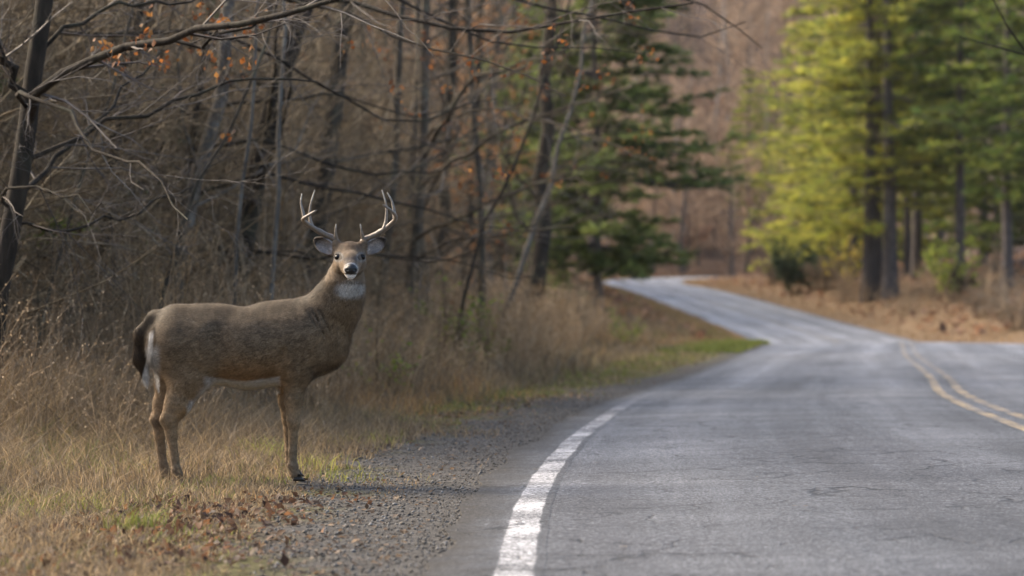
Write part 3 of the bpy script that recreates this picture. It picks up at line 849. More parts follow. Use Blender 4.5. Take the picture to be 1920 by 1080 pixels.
# ------------------------------------------------------------------ pines
def pine(name, h, crown0, spread, seed, cols, lab, r0=.2, whorls=26, nb=5, tufts=8, needles=9, nl=.16, nw=.012, cat='tree', loc=None, rz=0, group=None, droop=-.05, flat=.14, dead=6):
    rng = np.random.default_rng(seed)
    root = empty(name, loc, rz)
    k = 12
    P = np.zeros((1, k, 3)); P[0, :, 2] = np.linspace(-.2, h, k); P[0, 1:, :2] += np.cumsum(rng.normal(size=(k - 1, 2)) * .03, 0)
    R = (r0 * (1 - .9 * np.linspace(0, 1, k)))[None]; R[:, 0] *= 1.3
    ta = Acc(); ta.add(*tubes(P, R, 10)); link('trunk', ta.mesh('trunk', m_bark_pine, True), root)
    zs = crown0 + (h - crown0) * (np.arange(whorls * nb) // nb + rng.random(whorls * nb) * .35) / whorls
    u = (zs - crown0) / (h - crown0)
    L = spread * (1 - u ** 1.6) * (.55 + .6 * rng.random(len(zs))) * np.clip(.55 + u * 3, 0, 1) + .3
    th = rng.random(len(zs)) * 6.283
    d = np.stack([np.cos(th), np.sin(th), .20 - .28 * (1 - u) + rng.normal(size=len(zs)) * .06], -1); d = unit(d)
    cx = np.interp(zs, P[0, :, 2], P[0, :, 0]); cy = np.interp(zs, P[0, :, 2], P[0, :, 1])
    pts = [np.stack([cx, cy, zs], -1)]
    for j in range(5):
        d = unit(d + rng.normal(size=d.shape) * .07 + np.array([0, 0, droop if j < 2 else .05]))
        pts.append(pts[-1] + d * (L / 5)[:, None])
    B = np.stack(pts, 1); rb = np.maximum(.012 + L[:, None] * .008, .01) * np.linspace(1, .3, 6)[None]
    ba = Acc(); ba.add(*tubes(B, rb, 4))
    B2, r2 = grow(B, rb, tufts, .12, 1.0, 50, .26, 3, .5, .12, .04, rng, .25, .004)
    B2[:, 1:, 2] = B2[:, :1, 2] + (B2[:, 1:, 2] - B2[:, :1, 2]) * flat * 2
    ba.add(*tubes(B2, r2, 3))
    if dead:
        zd = rng.uniform(1.2, crown0 + 1, dead * 2); td = rng.random(dead * 2) * 6.28
        p0 = np.stack([np.zeros(dead * 2), np.zeros(dead * 2), zd], -1); dd = np.stack([np.cos(td), np.sin(td), rng.normal(size=dead * 2) * .15], -1)
        Ld = rng.uniform(.5, 2.2, dead * 2)[:, None]
        Bd = np.stack([p0, p0 + dd * Ld * .5 + rng.normal(size=p0.shape) * .05, p0 + dd * Ld + np.array([0, 0, -.15])], 1)
        ba.add(*tubes(Bd, np.array([[.025, .017, .006]]).repeat(dead * 2, 0), 4))
    link('branches', ba.mesh('branches', m_bark_pine), root)
    # needles along the branchlets
    M = len(B2); nn = needles * 3
    t = rng.random((M, nn)) ** .7
    i = np.minimum((t * 2).astype(int), 1); uu = t * 2 - i
    base = B2[np.arange(M)[:, None], i] * (1 - uu)[..., None] + B2[np.arange(M)[:, None], i + 1] * uu[..., None]
    ax = unit(B2[:, -1] - B2[:, 0])[:, None, :]
    nd = unit(ax * .9 + rng.normal(size=base.shape) * np.array([.55, .55, .30]) + np.array([0, 0, .10]))
    side = unit(np.cross(nd, rng.normal(size=base.shape)))
    ll = nl * (.6 + .8 * rng.random((M, nn)))[..., None]
    ww = nw * (1 + .5 * rng.random((M, nn)))[..., None]
    V = np.stack([base - side * ww, base + side * ww, base + nd * ll], 2).reshape(-1, 3)
    F = np.arange(len(V)).reshape(-1, 3)
    cb = pick(cols, M, rng, .22)
    C = np.repeat(np.repeat(cb, nn, 0) * (1 + .15 * rng.normal(size=(M * nn, 1))), 3, 0)
    o = link('crown', mesh('crown', V, F, m_needle, np.clip(C, .005, .9)), root)
    tag(root, lab, cat, group)
    return root
GREEN = [(.145, .185, .058), (.105, .14, .046), (.20, .235, .07)]
YEL = [(.38, .385, .07), (.31, .33, .06), (.46, .43, .085), (.21, .245, .05)]
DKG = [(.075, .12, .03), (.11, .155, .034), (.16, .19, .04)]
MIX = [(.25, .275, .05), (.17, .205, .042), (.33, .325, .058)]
def pbase(px, Y): return gpt((px - 960) * Y / FPX, Y)
def nopos(v): return tuple(float(a) for a in v)
pine('white_pine', 15, 2.8, 4.9, 301, GREEN, 'deep green pine at the road\'s left with boughs sweeping over it', r0=.19, whorls=22, nb=8, tufts=17, needles=12, nl=.29, nw=.020, loc=nopos(pbase(1122, 78)), dead=2, droop=-.05)
pine('white_pine', 13, .4, 4.4, 302, GREEN, 'green pine half hidden behind the deep green roadside pine', r0=.17, whorls=20, nb=6, tufts=11, needles=11, nl=.26, nw=.02, loc=nopos(pbase(1010, 96)), dead=2)
# the stand of tall pines on the right
tall = [(1629, 131, 27, 4.0, 6.6, .40, YEL, 'tall pine on the left of the tight trunk cluster beside the road'),
        (1647, 133, 25, 6.5, 4.2, .30, YEL, 'tall pine squeezed in the middle of the tight roadside trunk cluster'),
        (1669, 130, 28, 6.0, 6.0, .42, MIX, 'tall pine with the greyest thickest trunk, right of the tight cluster'),
        (1600, 150, 24, 3.0, 5.5, .26, YEL, 'yellow green pine behind and left of the roadside trunk cluster'),
        (1702, 148, 24, 6.0, 4.0, .26, MIX, 'slim pine first to the right behind the trunk cluster'),
        (1720, 142, 25, 7.0, 4.2, .34, DKG, 'dark trunked pine second to the right of the trunk cluster'),
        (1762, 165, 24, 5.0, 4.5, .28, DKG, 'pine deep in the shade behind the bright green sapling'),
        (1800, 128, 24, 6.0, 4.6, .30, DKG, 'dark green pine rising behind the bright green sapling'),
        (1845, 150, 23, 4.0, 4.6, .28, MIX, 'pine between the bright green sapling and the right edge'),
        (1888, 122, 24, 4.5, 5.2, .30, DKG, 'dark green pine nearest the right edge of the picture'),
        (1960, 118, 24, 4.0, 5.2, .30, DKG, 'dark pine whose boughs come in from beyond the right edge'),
        (1540, 172, 24, 3.0, 5.0, .28, YEL, 'pale yellow green pine above the round green shrub'),
        (1525, 190, 22, 3.0, 4.6, .26, YEL, 'farther pale yellow green pine left of the trunk cluster'),
        (1575, 158, 11, .8, 3.6, .14, YEL, 'young yellow green pine with low boughs left of the trunk cluster'),
        (1532, 178, 12, .8, 3.8, .14, YEL, 'young pale pine with low boughs above the round green shrub'),
        (1690, 170, 12, .8, 3.8, .14, MIX, 'young green pine filling the gap right behind the trunk cluster'),
        (1755, 152, 11, 1.5, 3.8, .14, MIX, 'young green pine behind the left side of the bright sapling'),
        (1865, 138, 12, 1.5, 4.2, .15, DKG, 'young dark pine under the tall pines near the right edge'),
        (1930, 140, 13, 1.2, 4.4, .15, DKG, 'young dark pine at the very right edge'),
        (1505, 200, 15, 1.2, 4.0, .18, YEL, 'small yellow green pine at the left end of the right hand stand'),
        (1405, 262, 20, 8.0, 3.0, .30, MIX, 'dark bare stemmed pine standing alone on the far slope'),
        (1428, 268, 18, 7.0, 3.0, .22, MIX, 'thinner bare stemmed pine beside the lone one on the far slope')]
pv = {}
for i, (px, Y, h, c0, spd, r, cols, lab) in enumerate(tall):
    key = ('Y' if cols is YEL else 'M' if cols is MIX else 'D') + ('s' if h < 16 else '1' if c0 > 5 else '0')
    if key not in pv:
        pv[key] = (pine('tall_pine', h, c0, spd, 320 + i, cols, lab, r0=r, whorls=19 if h > 16 else 12, nb=6, tufts=14, needles=10, nl=.42, nw=.020, loc=nopos(pbase(px, Y))), h, r)
    else:
        q, h0, r_0 = pv[key]
        o = copy_tree(q); o.location = pbase(px, Y); o.rotation_euler = (0, 0, 1.3 + i * 1.9)
        s_ = h / h0; o.scale = (s_ * .97, s_ * .97, s_)
        for c_ in o.children:
            if c_.name.startswith('trunk'): c_.scale = (r / r_0 / s_, r / r_0 / s_, 1)
        tag(o, lab, 'tree')

# evergreens added at and beyond the left edge to keep that corner of the wood in shade
for i, (x, y, s_, lab) in enumerate(((-5.5, 19.5, .42, 'small dark pine added for shade at the very left edge, beside the leftmost trunk'), (-6.7, 25.0, .5, 'small dark pine added for shade deeper in the wood at the left edge'),
        (-9.2, 27.5, .55, 'small unseen dark pine added for shade, nearer of the two beyond the left edge'), (-10.6, 33.0, .6, 'small unseen dark pine added for shade, farther of the two beyond the left edge'))):
    o = copy_tree(pv['Ds'][0]); o.location = gpt(x, y); o.rotation_euler = (0, 0, i * 2.1); o.scale = (s_, s_, s_ * 1.1); tag(o, lab, 'tree')

# ------------------------------------------------------------------ shrubs and saplings with leaves
def shrub(name, loc, h, wid, seed, cols, lab, stems=14, nleaf=2500, size=.06, twigc=TWIG, cat='shrub', group=None, mat=None, spread=.5):
    rng = np.random.default_rng(seed)
    root = empty(name, loc)
    th = rng.random(stems) * 6.283; rr = rng.random(stems) ** .5
    tip = np.stack([np.cos(th) * rr * wid, np.sin(th) * rr * wid, h * (.6 + .5 * rng.random(stems)) * (1 - .35 * rr)], -1)
    b = tip * np.array([.15, .15, 0]); b[:, 2] = -.1
    mid = b * .4 + tip * .6 + np.array([0, 0, .12 * h])
    P = np.stack([b, (b + mid) / 2 + rng.normal(size=b.shape) * .05, mid, tip], 1)
    R = np.array([[1, .8, .6, .2]]) * (.006 + .006 * h)
    R = np.repeat(R, stems, 0)
    B2, r2 = grow(P, R, 7, .2, 1, 45, .35, 4, .5, .18, .05, rng, .15)
    B3, r3 = grow(B2, r2, 4, .2, 1, 42, .5, 3, .6, .18, .03, rng, .08)
    a = Acc()
    for Bp, rp in ((P, R), (B2, r2), (B3, r3)):
        V, F = tubes(Bp, rp, 3); a.add(V, F, np.repeat(pick(twigc, len(Bp), rng), Bp.shape[1] * 3, 0))
    link('stems', a.mesh('stems', m_twig), root)
    if nleaf:
        pts = B3.reshape(-1, 3); pts = pts[rng.integers(0, len(pts), nleaf)] + rng.normal(size=(nleaf, 3)) * .04
        V, F, C = leaf_quads(pts, size, rng, pick(cols, nleaf, rng))
        o = link('crown', mesh('crown', V, F, mat or m_needle2, C), root); o['kind'] = 'stuff'
    tag(root, lab, cat, group)
    return root
GS = [(.045, .075, .035), (.06, .09, .04), (.035, .06, .03)]
LIME = [(.22, .27, .04), (.28, .30, .05), (.17, .22, .04)]
GOLD = [(.55, .42, .05), (.45, .34, .05), (.38, .33, .06)]
BRN = [(.15, .11, .075), (.19, .14, .10), (.12, .09, .06)]
shrub('round_shrub', nopos(pbase(1490, 150)), 3.6, 1.9, 401, GS, 'round dark green shrub on the far right verge', 22, 5200, .14)
shrub('bare_shrub', nopos(pbase(1545, 146)), 2.6, 1.7, 402, BRN, 'rounded brown shrub between the green shrub and the pine trunks', 26, 2600, .09)
shrub('bare_shrub', nopos(pbase(1450, 165)), 2.4, 1.3, 403, BRN, 'smaller grey brown shrub left of the round green shrub', 20, 1600, .09)
shrub('leafy_sapling', nopos(pbase(1790, 118)), 3.6, 1.9, 404, LIME, 'bright yellow green sapling glowing in front of the dark pines', 9, 900, .16, cat='sapling')
shrub('golden_sapling', nopos(pbase(1592, 140)), 5.2, 1.2, 405, GOLD, 'golden leaved sapling left of the pine trunk cluster', 7, 420, .16, cat='sapling')
shrub('bare_shrub', nopos(pbase(1905, 96)), 2.1, 1.5, 406, [(.25, .2, .15), (.2, .16, .12)], 'pale dry bush beside the road at the right edge', 26, 2000, .07)
shrub('bare_shrub', nopos(pbase(1845, 106)), 1.6, 1.3, 407, BRN, 'low brown bush left of the pale dry bush', 20, 1400, .07)
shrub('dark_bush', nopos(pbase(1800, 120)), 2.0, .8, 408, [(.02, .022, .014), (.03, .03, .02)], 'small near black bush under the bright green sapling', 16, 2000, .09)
shrub('leafy_sapling', nopos(pbase(842, 30)), 1.7, .35, 409, LIME, 'yellow green weed sapling standing up through the dry weeds', 6, 260, .05, cat='sapling')
shrub('leafy_sapling', nopos(pbase(905, 32)), 1.25, .45, 410, LIME, 'lower spread green sapling right of the taller one in the weeds', 8, 300, .05, cat='sapling')
shrub('leafy_sapling', nopos(pbase(708, 23)), 1.0, .35, 411, LIME, 'lime leaved sapling just right of the deer\'s chest', 6, 150, .045, cat='sapling')
shrub('leafy_sapling', nopos(pbase(1170, 56)), 1.0, .5, 412, LIME, 'small lime bush at the far end of the dry weeds', 8, 300, .06, cat='sapling')
shrub('green_bush', nopos(pbase(135, 23)), 2.6, .8, 413, [(.09, .11, .025), (.12, .13, .03)], 'sparse green leaved bush in the dark wood beside the leftmost tree', 10, 420, .05)
shrub('dark_bush', nopos(pbase(230, 24)), 5.4, .6, 414, [(.04, .05, .025), (.05, .055, .03)], 'ivy dark bush climbing the thick grey trunk', 10, 600, .06)
RUS = [(.36, .19, .12), (.30, .15, .09), (.42, .25, .17)]
for i, (px, Y, h, wd, lab) in enumerate(((1290, 262, 4.0, 2.6, 'russet leaved bush left of the others on the far slope'), (1345, 285, 5.0, 3.2, 'large russet bush in the middle of the far slope'),
        (1385, 300, 4.0, 3.0, 'russet bush right of the large one on the far slope'), (1320, 310, 6.0, 3.5, 'highest russet bush on the far slope'))):
    shrub('russet_bush', nopos(pbase(px, Y)), h, wd, 430 + i, RUS, lab, 12, 1100, .30)
# pale bare shrubs crowding the edge of the wood, alike
PB = [(0.318, 0.230, 0.143), (0.254, 0.178, 0.109), (0.382, 0.286, 0.181), (0.180, 0.128, 0.076), (0.286, 0.194, 0.109)]
bp = [shrub('bare_brush', (0, 0, 0), h, wd, 450 + i, PB, None, 15, 0, .05, twigc=PB) for i, (h, wd) in enumerate(((1.7, .8), (2.1, 1.0), (1.4, .9)))]
rb_ = np.random.default_rng(191)
sp3 = []; tries = 0
while len(sp3) < 150 and tries < 20000:
    tries += 1
    y = 18.5 * (80 / 18.5) ** rb_.random()
    t_ = rb_.uniform(*np.interp(y, [18, 40, 80], [2.9, 2.6, 6.0])[None].repeat(2) + [0, np.interp(y, [18, 80], [4.0, 7.0])])
    i_ = np.searchsorted(CL[:540, 1], y); x = CL[i_, 0] - CLN[i_, 0] * (HALF + t_); yy = CL[i_, 1] - CLN[i_, 1] * (HALF + t_)
    if x < -.2117 * yy - 1.5: continue
    if all((x - a) ** 2 + (yy - b) ** 2 > (.35 + yy * .006) ** 2 for a, b in sp3): sp3.append((x, yy))
for i, (x, y) in enumerate(sp3):
    o = bp[i % 3] if i < 3 else copy_tree(bp[i % 3])
    o.location = gpt(x, y); o.rotation_euler = (0, 0, rb_.uniform(0, 6.28)); s_ = rb_.uniform(.6, 1.15) * np.interp(y, [18, 26, 60, 80], [.75, 1.0, .9, .75]); o.scale = (s_, s_, s_)
    tag(o, 'pale bare shrub in the brush along the edge of the left wood', 'shrub', 'pale bare shrubs along the wood edge')
for i, (px, Y, s_, lab) in enumerate(((1705, 126, 1.0, 'brown brush at the foot of the pines right of the trunk cluster'), (1745, 124, 1.1, 'dark brush between the trunk cluster and the bright sapling'),
        (1770, 136, 1.3, 'brush in the shade behind the bright sapling'), (1850, 112, 1.1, 'brush right of the bright sapling beside the road bank'), (1590, 138, .9, 'low brown brush left of the pine trunks'))):
    o = copy_tree(bp[i % 3]); o.location = pbase(px, Y); o.rotation_euler = (0, 0, i * 1.3); o.scale = (s_ * 1.3, s_ * 1.3, s_); tag(o, lab, 'shrub'); del o['group']
for i in range(16):
    px = 1560 + 24 * i + rb_.uniform(-8, 8); Y = rb_.uniform(118, 142) - .006 * (px - 1560) * 2
    if road_coord([(px - 960) * Y / FPX], [Y])[0][0] < HALF + 2.2: Y += 8
    if road_coord([(px - 960) * Y / FPX], [Y])[0][0] < HALF + 2.2: continue
    o = copy_tree(bp[i % 3]); o.location = pbase(px, Y); o.rotation_euler = (0, 0, i * 2.3); s_ = rb_.uniform(.6, 1.3); o.scale = (s_ * 1.4, s_ * 1.4, s_)
    tag(o, 'brown bare brush on the bank under the right hand pines', 'shrub', 'brush under the right hand pines')
# ------------------------------------------------------------------ ground cover that nobody could count
def verge_pts(n, y0, y1, t0, t1, rng, ypow=1.0, side=-1):
    """points beside the road: station by Y, distance t outside the asphalt"""
    y = y0 * (y1 / y0) ** (rng.random(n) ** ypow)
    i = np.searchsorted(CL[:540, 1], y).clip(1, 538)
    t = t0 + (t1 - t0) * rng.random(n)
    x = CL[i, 0] + CLN[i, 0] * side * (HALF + t); yy = CL[i, 1] + CLN[i, 1] * side * (HALF + t) + rng.uniform(-.3, .3, n)
    return x, yy, t
def in_view(x, y, m=1.2):
    return (x > -.2117 * y - m) & (x < .2117 * y + m) & (y > 6.2)

def blades(B, h, wd, rng, lean, C, bend=.5):
    n = len(B)
    th = rng.random(n) * 6.283
    d = np.stack([np.cos(th), np.sin(th), np.zeros(n)], -1)
    sd = np.stack([-np.sin(th), np.cos(th), np.zeros(n)], -1)
    ph = rng.random(n) * 6.283; f = np.stack([np.cos(ph), np.sin(ph), np.zeros(n)], -1)
    sd = unit(np.cross(f + [0, 0, .01], [0, 0, 1.0]))
    h = h[:, None]; wd = wd[:, None]; ln = (lean * (.4 + rng.random(n)))[:, None]
    mid = B + np.array([0, 0, 1.0]) * h * .55 + d * h * ln * .35
    tip = B + np.array([0, 0, 1.0]) * h * (1 - .3 * ln) + d * h * ln * (.9 + bend)
    V = np.stack([B - sd * wd, B + sd * wd, mid - sd * wd * .8, mid + sd * wd * .8, tip], 1).reshape(-1, 3)
    q = np.arange(n)[:, None] * 5
    F = np.concatenate([q + [0, 1, 3], q + [0, 3, 2], q + [2, 3, 4]])
    return V, F, np.repeat(C, 5, 0)

m_grass = mat_attr('dry_grass', .7, .25, 9, .35, .2)
rg = np.random.default_rng(5)
STRAW = np.array([(.29, .21, .115), (.23, .165, .092), (.37, .275, .165), (.155, .112, .07)])
RUST = np.array([(.40, .225, .09), (.34, .20, .085), (.45, .28, .13)])
GRN = np.array([(.14, .17, .04), (.18, .19, .05), (.24, .225, .07)])
GRAYB = np.array([(.155, .12, .085), (.20, .16, .115), (.12, .09, .065)])

def grass_patch(n, y0, y1, t0, t1, hf, wbase, ypow=1.0, green=.3, seed=0, margin=1.0):
    x, y, t = verge_pts(n, y0, y1, t0, t1, rg, ypow)
    gw_ = np.interp(y, [6, 7.5, 9, 12, 14.5, 20, 26, 40, 60], [.5, .6, .75, .88, .92, .78, .62, .45, .35])
    nz = smoothnoise(x, y, .5, 61); nz2 = smoothnoise(x, y, 1.7, 62); nz3 = smoothnoise(x, y, 4.0, 63)
    keep = in_view(x, y, margin) & (rg.random(n) < np.where(t > gw_ * (.72 + .5 * nz), .35 + 1.1 * nz, .22 * sstep(.5, .75, nz2) * (t > .2)))
    x, y, t, nz, nz2, nz3, gw_ = (a[keep] for a in (x, y, t, nz, nz2, nz3, gw_))
    z = ground(x, y)
    n = len(x)
    h = hf(t - gw_, y) * (.45 + .9 * rg.random(n)) * (.5 + nz2)
    gp = sstep(.52, .68, smoothnoise(x, y, .8, 64)) * green + sstep(16, 26, y) * .6 * green * sstep(2.6, 1.2, t)
    r = rg.random(n)
    C = pick(STRAW, n, rg)
    ru = (rg.random(n) < sstep(.5, .62, nz3) * .75); C[ru] = pick(RUST, ru.sum(), rg)
    gb = (rg.random(n) < .3); C[gb] = pick(GRAYB, gb.sum(), rg)
    gr_ = r < gp; C[gr_] = pick(GRN, gr_.sum(), rg)
    h = np.where(gr_, h * .75, h)
    B = np.stack([x, y, z - .01], -1)
    return blades(B, h, wbase * (.6 + .8 * rg.random(n)) * np.maximum(1, y / 16), rg, np.full(n, .55), C)
ga = Acc()
hshort = lambda t, y: np.interp(t, [-.3, .1, .5, 1.2, 2.2, 4], [.03, .055, .10, .18, .34, .48]) * np.interp(y, [9, 11.5, 13, 16], [.7, .85, 1.5, 1.7])
ga.add(*grass_patch(108000, 6.3, 18, .3, 4.2, hshort, .0022, 1.0, .45))
ga.add(*grass_patch(60000, 16, 110, .3, 4.5, lambda t, y: np.interp(t, [0, .6, 1.6, 3, 5], [.05, .09, .18, .34, .5]), .003, 1.0, .95))
# greener tufts
for (px, py, nb_, hh, sp, gc) in ((495, 862, 160, .15, .10, 1), (575, 880, 120, .10, .10, 1), (662, 835, 160, .10, .14, 1), (405, 908, 200, .07, .12, 0), (262, 990, 150, .10, .06, 0), (180, 880, 140, .13, .10, 1),
        (700, 800, 200, .09, .18, 0), (820, 772, 300, .10, .25, 0), (120, 930, 160, .08, .12, 1), (330, 1010, 160, .05, .12, 0), (60, 1050, 200, .05, .15, 0), (905, 742, 300, .14, .3, 0), (640, 900, 90, .06, .1, 0)):
    yy = .8 * FPX / (py - 600); xx = (px - 960) * yy / FPX
    x = xx + rg.normal(size=nb_) * sp; y = yy + rg.normal(size=nb_) * sp * 1.4
    ga.add(*blades(np.stack([x, y, ground(x, y) - .01], -1), hh * rg.uniform(.4, 1.3, nb_), np.full(nb_, .0028), rg, np.full(nb_, .5), pick(GRN if not gc else [(.30, .29, .07), (.22, .24, .05), (.36, .31, .10)], nb_, rg)))
go = link('verge_grass', ga.mesh('verge_grass', m_grass))
tag(go, 'dry straw coloured and green grass along the left verge', 'grass', kind='stuff')
ga = Acc()
def htall(t, y): return np.interp(t, [.3, 1.2, 2.4, 5], [.12, .36, .55, .75])
ga.add(*grass_patch(42000, 12.8, 30, 1.3, 6.5, htall, .0022, 1.0, .12, margin=1.5))
ga.add(*grass_patch(30000, 24, 120, 1.6, 9.0, lambda t, y: np.interp(t - np.interp(y, [30, 60, 110], [0, 2.0, 4.0]), [-1, .5, 1.5, 3, 6], [.1, .25, .55, .8, .9]), .0035, 1.0, .15, margin=3))
go = link('tall_dry_grass', ga.mesh('tall_dry_grass', m_grass))
tag(go, 'tall dry tan grass standing along the wood\'s edge behind the deer', 'grass', kind='stuff')

# right verge and far banks: short tan grass
x, y, t = verge_pts(16000, 60, 205, .2, 7, rg, 1.0, 1)
z = ground(x, y); C = pick(np.array([(.30, .20, .11), (.36, .25, .14), (.23, .155, .085)]), len(x), rg)
ga = Acc(); ga.add(*blades(np.stack([x, y, z - .02], -1), rg.uniform(.08, .3, len(x)), .008 * y / 60, rg, np.full(len(x), .6), C))
x, y, t = verge_pts(17000, 62, 205, .2, 8, rg, 1.0, -1)
z = ground(x, y); nz = smoothnoise(x, y, 6, 71)
C = pick(np.array([(.25, .165, .075), (.21, .14, .06), (.17, .15, .055)]), len(x), rg)
ga.add(*blades(np.stack([x, y, z - .02], -1), rg.uniform(.05, .2, len(x)), .008 * y / 60, rg, np.full(len(x), .6), C))
# bright tuft of turf on the crest at the road's edge
x, y, t = verge_pts(9000, 50, 70, .1, 2.0, rg, 1.0, -1)
z = ground(x, y); C = pick(np.array([(.16, .20, .035), (.13, .16, .035), (.22, .21, .06)]), len(x), rg)
ga.add(*blades(np.stack([x, y, z - .02], -1), rg.uniform(.06, .22, len(x)), np.full(len(x), .007), rg, np.full(len(x), .6), C))
go = link('far_verge_grass', ga.mesh('far_verge_grass', m_grass))
tag(go, 'short tan grass on the sunlit banks along the far road', 'grass', kind='stuff')

# dry weeds: stalks with side twigs, scraps of leaf and seed heads
def weeds(n, y0, y1, t0, t1, h0, h1, seed, cols, ypow=1.0, margin=2.5):
    r = np.random.default_rng(seed)
    x, y, t = verge_pts(n, y0, y1, t0, t1, r, ypow)
    k = in_view(x, y, margin) & (t > np.interp(y, [20, 36, 60, 110], [t0, t0 + .4, t0 + 2.6, t0 + 6])); x, y, t = x[k], y[k], t[k]; n = len(x)
    z = ground(x, y)
    h = (h0 + (h1 - h0) * r.random(n)) * np.interp(t, [t0, t0 + 1.5], [.55, 1.0]) * (.55 + .9 * smoothnoise(x, y, 2.2, 81))
    d = r.normal(size=(n, 3)) * .16; d[:, 2] = 1; d = unit(d)
    P = np.stack([np.stack([x, y, z - .05], -1)] * 4, 1)
    for j in range(1, 4):
        d = unit(d + r.normal(size=d.shape) * np.array([.14, .14, 0]))
        P[:, j] = P[:, j - 1] + d * (h / 3)[:, None]
    R = (.0022 + .0012 * h)[:, None] * np.array([[1, .85, .65, .3]]) * np.maximum(1, y / 26)[:, None]
    a = Acc()
    V, F = tubes(P, R, 3); c0 = pick(cols, n, r); a.add(V, F, np.repeat(c0, 12, 0))
    B, rb = grow(P, R, 6, .3, 1, 45, .28, 2, .6, .2, .08, r, .08)
    V, F = tubes(B, rb, 3); a.add(V, F, np.repeat(np.repeat(c0, 6, 0) * (1 + .15 * r.normal(size=(len(B), 1))), 6, 0))
    tips = np.concatenate([B[:, -1], (B[:, 0] + B[:, 1]) / 2, P[:, -1]]); cc = np.concatenate([np.repeat(c0, 6, 0), np.repeat(c0, 6, 0), c0]) * 1.15
    s = np.where(np.concatenate([np.repeat(y, 6)] * 2 + [y]) < 24, .016, .026) * np.maximum(1, np.concatenate([np.repeat(y, 6)] * 2 + [y]) / 30) * r.uniform(.5, 1.3, len(tips))
    V, F, C = leaf_quads(tips + r.normal(size=tips.shape) * .01, s, r, cc); a.add(V, F, C)
    return a
WCOL = [(0.424, 0.306, 0.189), (0.350, 0.245, 0.147), (0.488, 0.367, 0.231), (0.276, 0.194, 0.118), (0.403, 0.270, 0.139)]
a = weeds(7000, 16, 100, 1.6, 6.5, .6, 1.6, 91, WCOL)
o = link('dry_weeds', a.mesh('dry_weeds', m_grass)); tag(o, 'pinkish tan dry weeds in a bank between road and wood', 'weeds', kind='stuff')
a = weeds(900, 13.2, 20, 1.9, 5, .5, 1.2, 92, [(.24, .18, .12), (.17, .13, .09), (.30, .22, .14)])
o = link('dry_weeds', a.mesh('dry_weeds', m_grass)); tag(o, 'thin dry weed stalks standing in the grass behind the deer', 'weeds', kind='stuff')

# leaf litter
def litter(n, x, y, size, cols, r, flat=.35):
    z = ground(x, y)
    P = np.stack([x, y, z + .004], -1)
    a = r.normal(size=(n, 3)); a[:, 2] *= flat; a = unit(a)
    up = np.array([0, 0, 1.0]) + r.normal(size=(n, 3)) * flat
    b = unit(np.cross(up, a)); c = np.cross(a, b)
    s = (size * r.uniform(.5, 1.3, n))[:, None]; cu = (r.uniform(-.1, .45, n))[:, None]
    V = np.stack([P, P + a * s * .45 + b * s * .34 + c * s * cu * .6, P + a * s + c * s * cu * .4, P + a * s * .45 - b * s * .34 + c * s * cu * .6], 1).reshape(-1, 3)
    V[:, 2] = np.maximum(V[:, 2], np.repeat(z, 4) + .002)
    q = np.arange(n)[:, None] * 4
    return V, np.concatenate([q + [0, 1, 2], q + [0, 2, 3]]), np.repeat(pick(cols, n, r), 4, 0)
r = np.random.default_rng(17)
LC = [(.145, .098, .062), (.10, .068, .045), (.20, .145, .10), (.06, .042, .03), (.25, .19, .14)]
x, y, t = verge_pts(26000, 6.3, 40, .1, 3.4, r)
k = in_view(x, y) & (r.random(len(x)) < .20 + 1.1 * sstep(.48, .66, smoothnoise(x, y, .55, 65)) * np.interp(t, [.1, .5, 1.3, 3], [.15, .8, 1, .8]))
x, y = x[k], y[k]
a = Acc(); a.add(*litter(len(x), x, y, .026, LC, r))
# drift of leaves along the grass edge and the pile at the lower left
def bank(n, px0, py0, px1, py1, sp):
    u = r.random(n); yy = np.exp(np.log(.8 * FPX / (py0 - 600)) * (1 - u) + np.log(.8 * FPX / (py1 - 600)) * u)
    xx = ((px0 + (px1 - px0) * u) - 960) * yy / FPX
    return xx + r.normal(size=n) * sp, yy + r.normal(size=n) * sp * 1.6
for args in ((1500, 660, 850, 900, 760, .10), (900, 20, 1000, 330, 930, .10), (1100, 0, 1060, 380, 960, .16), (700, 300, 1060, 560, 930, .16), (500, 880, 780, 1060, 740, .15)):
    x, y = bank(*args); a.add(*litter(len(x), x, y, .042, LC if args[1] > 400 else [(.05, .03, .022), (.10, .055, .035), (.16, .08, .04)], r, .5))
xx = []; yy_ = []
for _ in range(60):
    s_ = r.uniform(0, 1) ** 2; y_ = r.uniform(7.5, 30); xx.append(np.interp(y_, CL[:540, 1], CL[:540, 0]) - 3.2 + 5.5 * s_); yy_.append(y_)
V, F, C = litter(60, np.array(xx), np.array(yy_), .04, LC, r, .4); dd, zz, _ = road_coord(V[:, 0], V[:, 1])
V[:, 2] = np.maximum(V[:, 2], zz + np.interp(dd, offs, crown) + .012); a.add(V, F, C)
o = link('fallen_leaves', a.mesh('fallen_leaves', m_leafdry)); tag(o, 'brown fallen leaves drifted along the grass edge and shoulder', 'leaves', kind='stuff')
# litter under the right hand pines and on the far slope
n_ = 15000
y = r.uniform(95, 260, n_); x = r.uniform(0, 1, n_) * .24 * y
dd, _, _ = road_coord(x, y); k = np.abs(dd) > HALF + 1.5; x, y = x[k], y[k]
a = Acc(); a.add(*litter(len(x), x, y, .45, [(.26, .14, .08), (.20, .105, .065), (.30, .19, .12), (.13, .08, .055)], r, .35))
o = link('fallen_leaves', a.mesh('fallen_leaves', m_leafdry)); tag(o, 'orange brown fallen leaves on the slope under the right hand pines', 'leaves', kind='stuff')

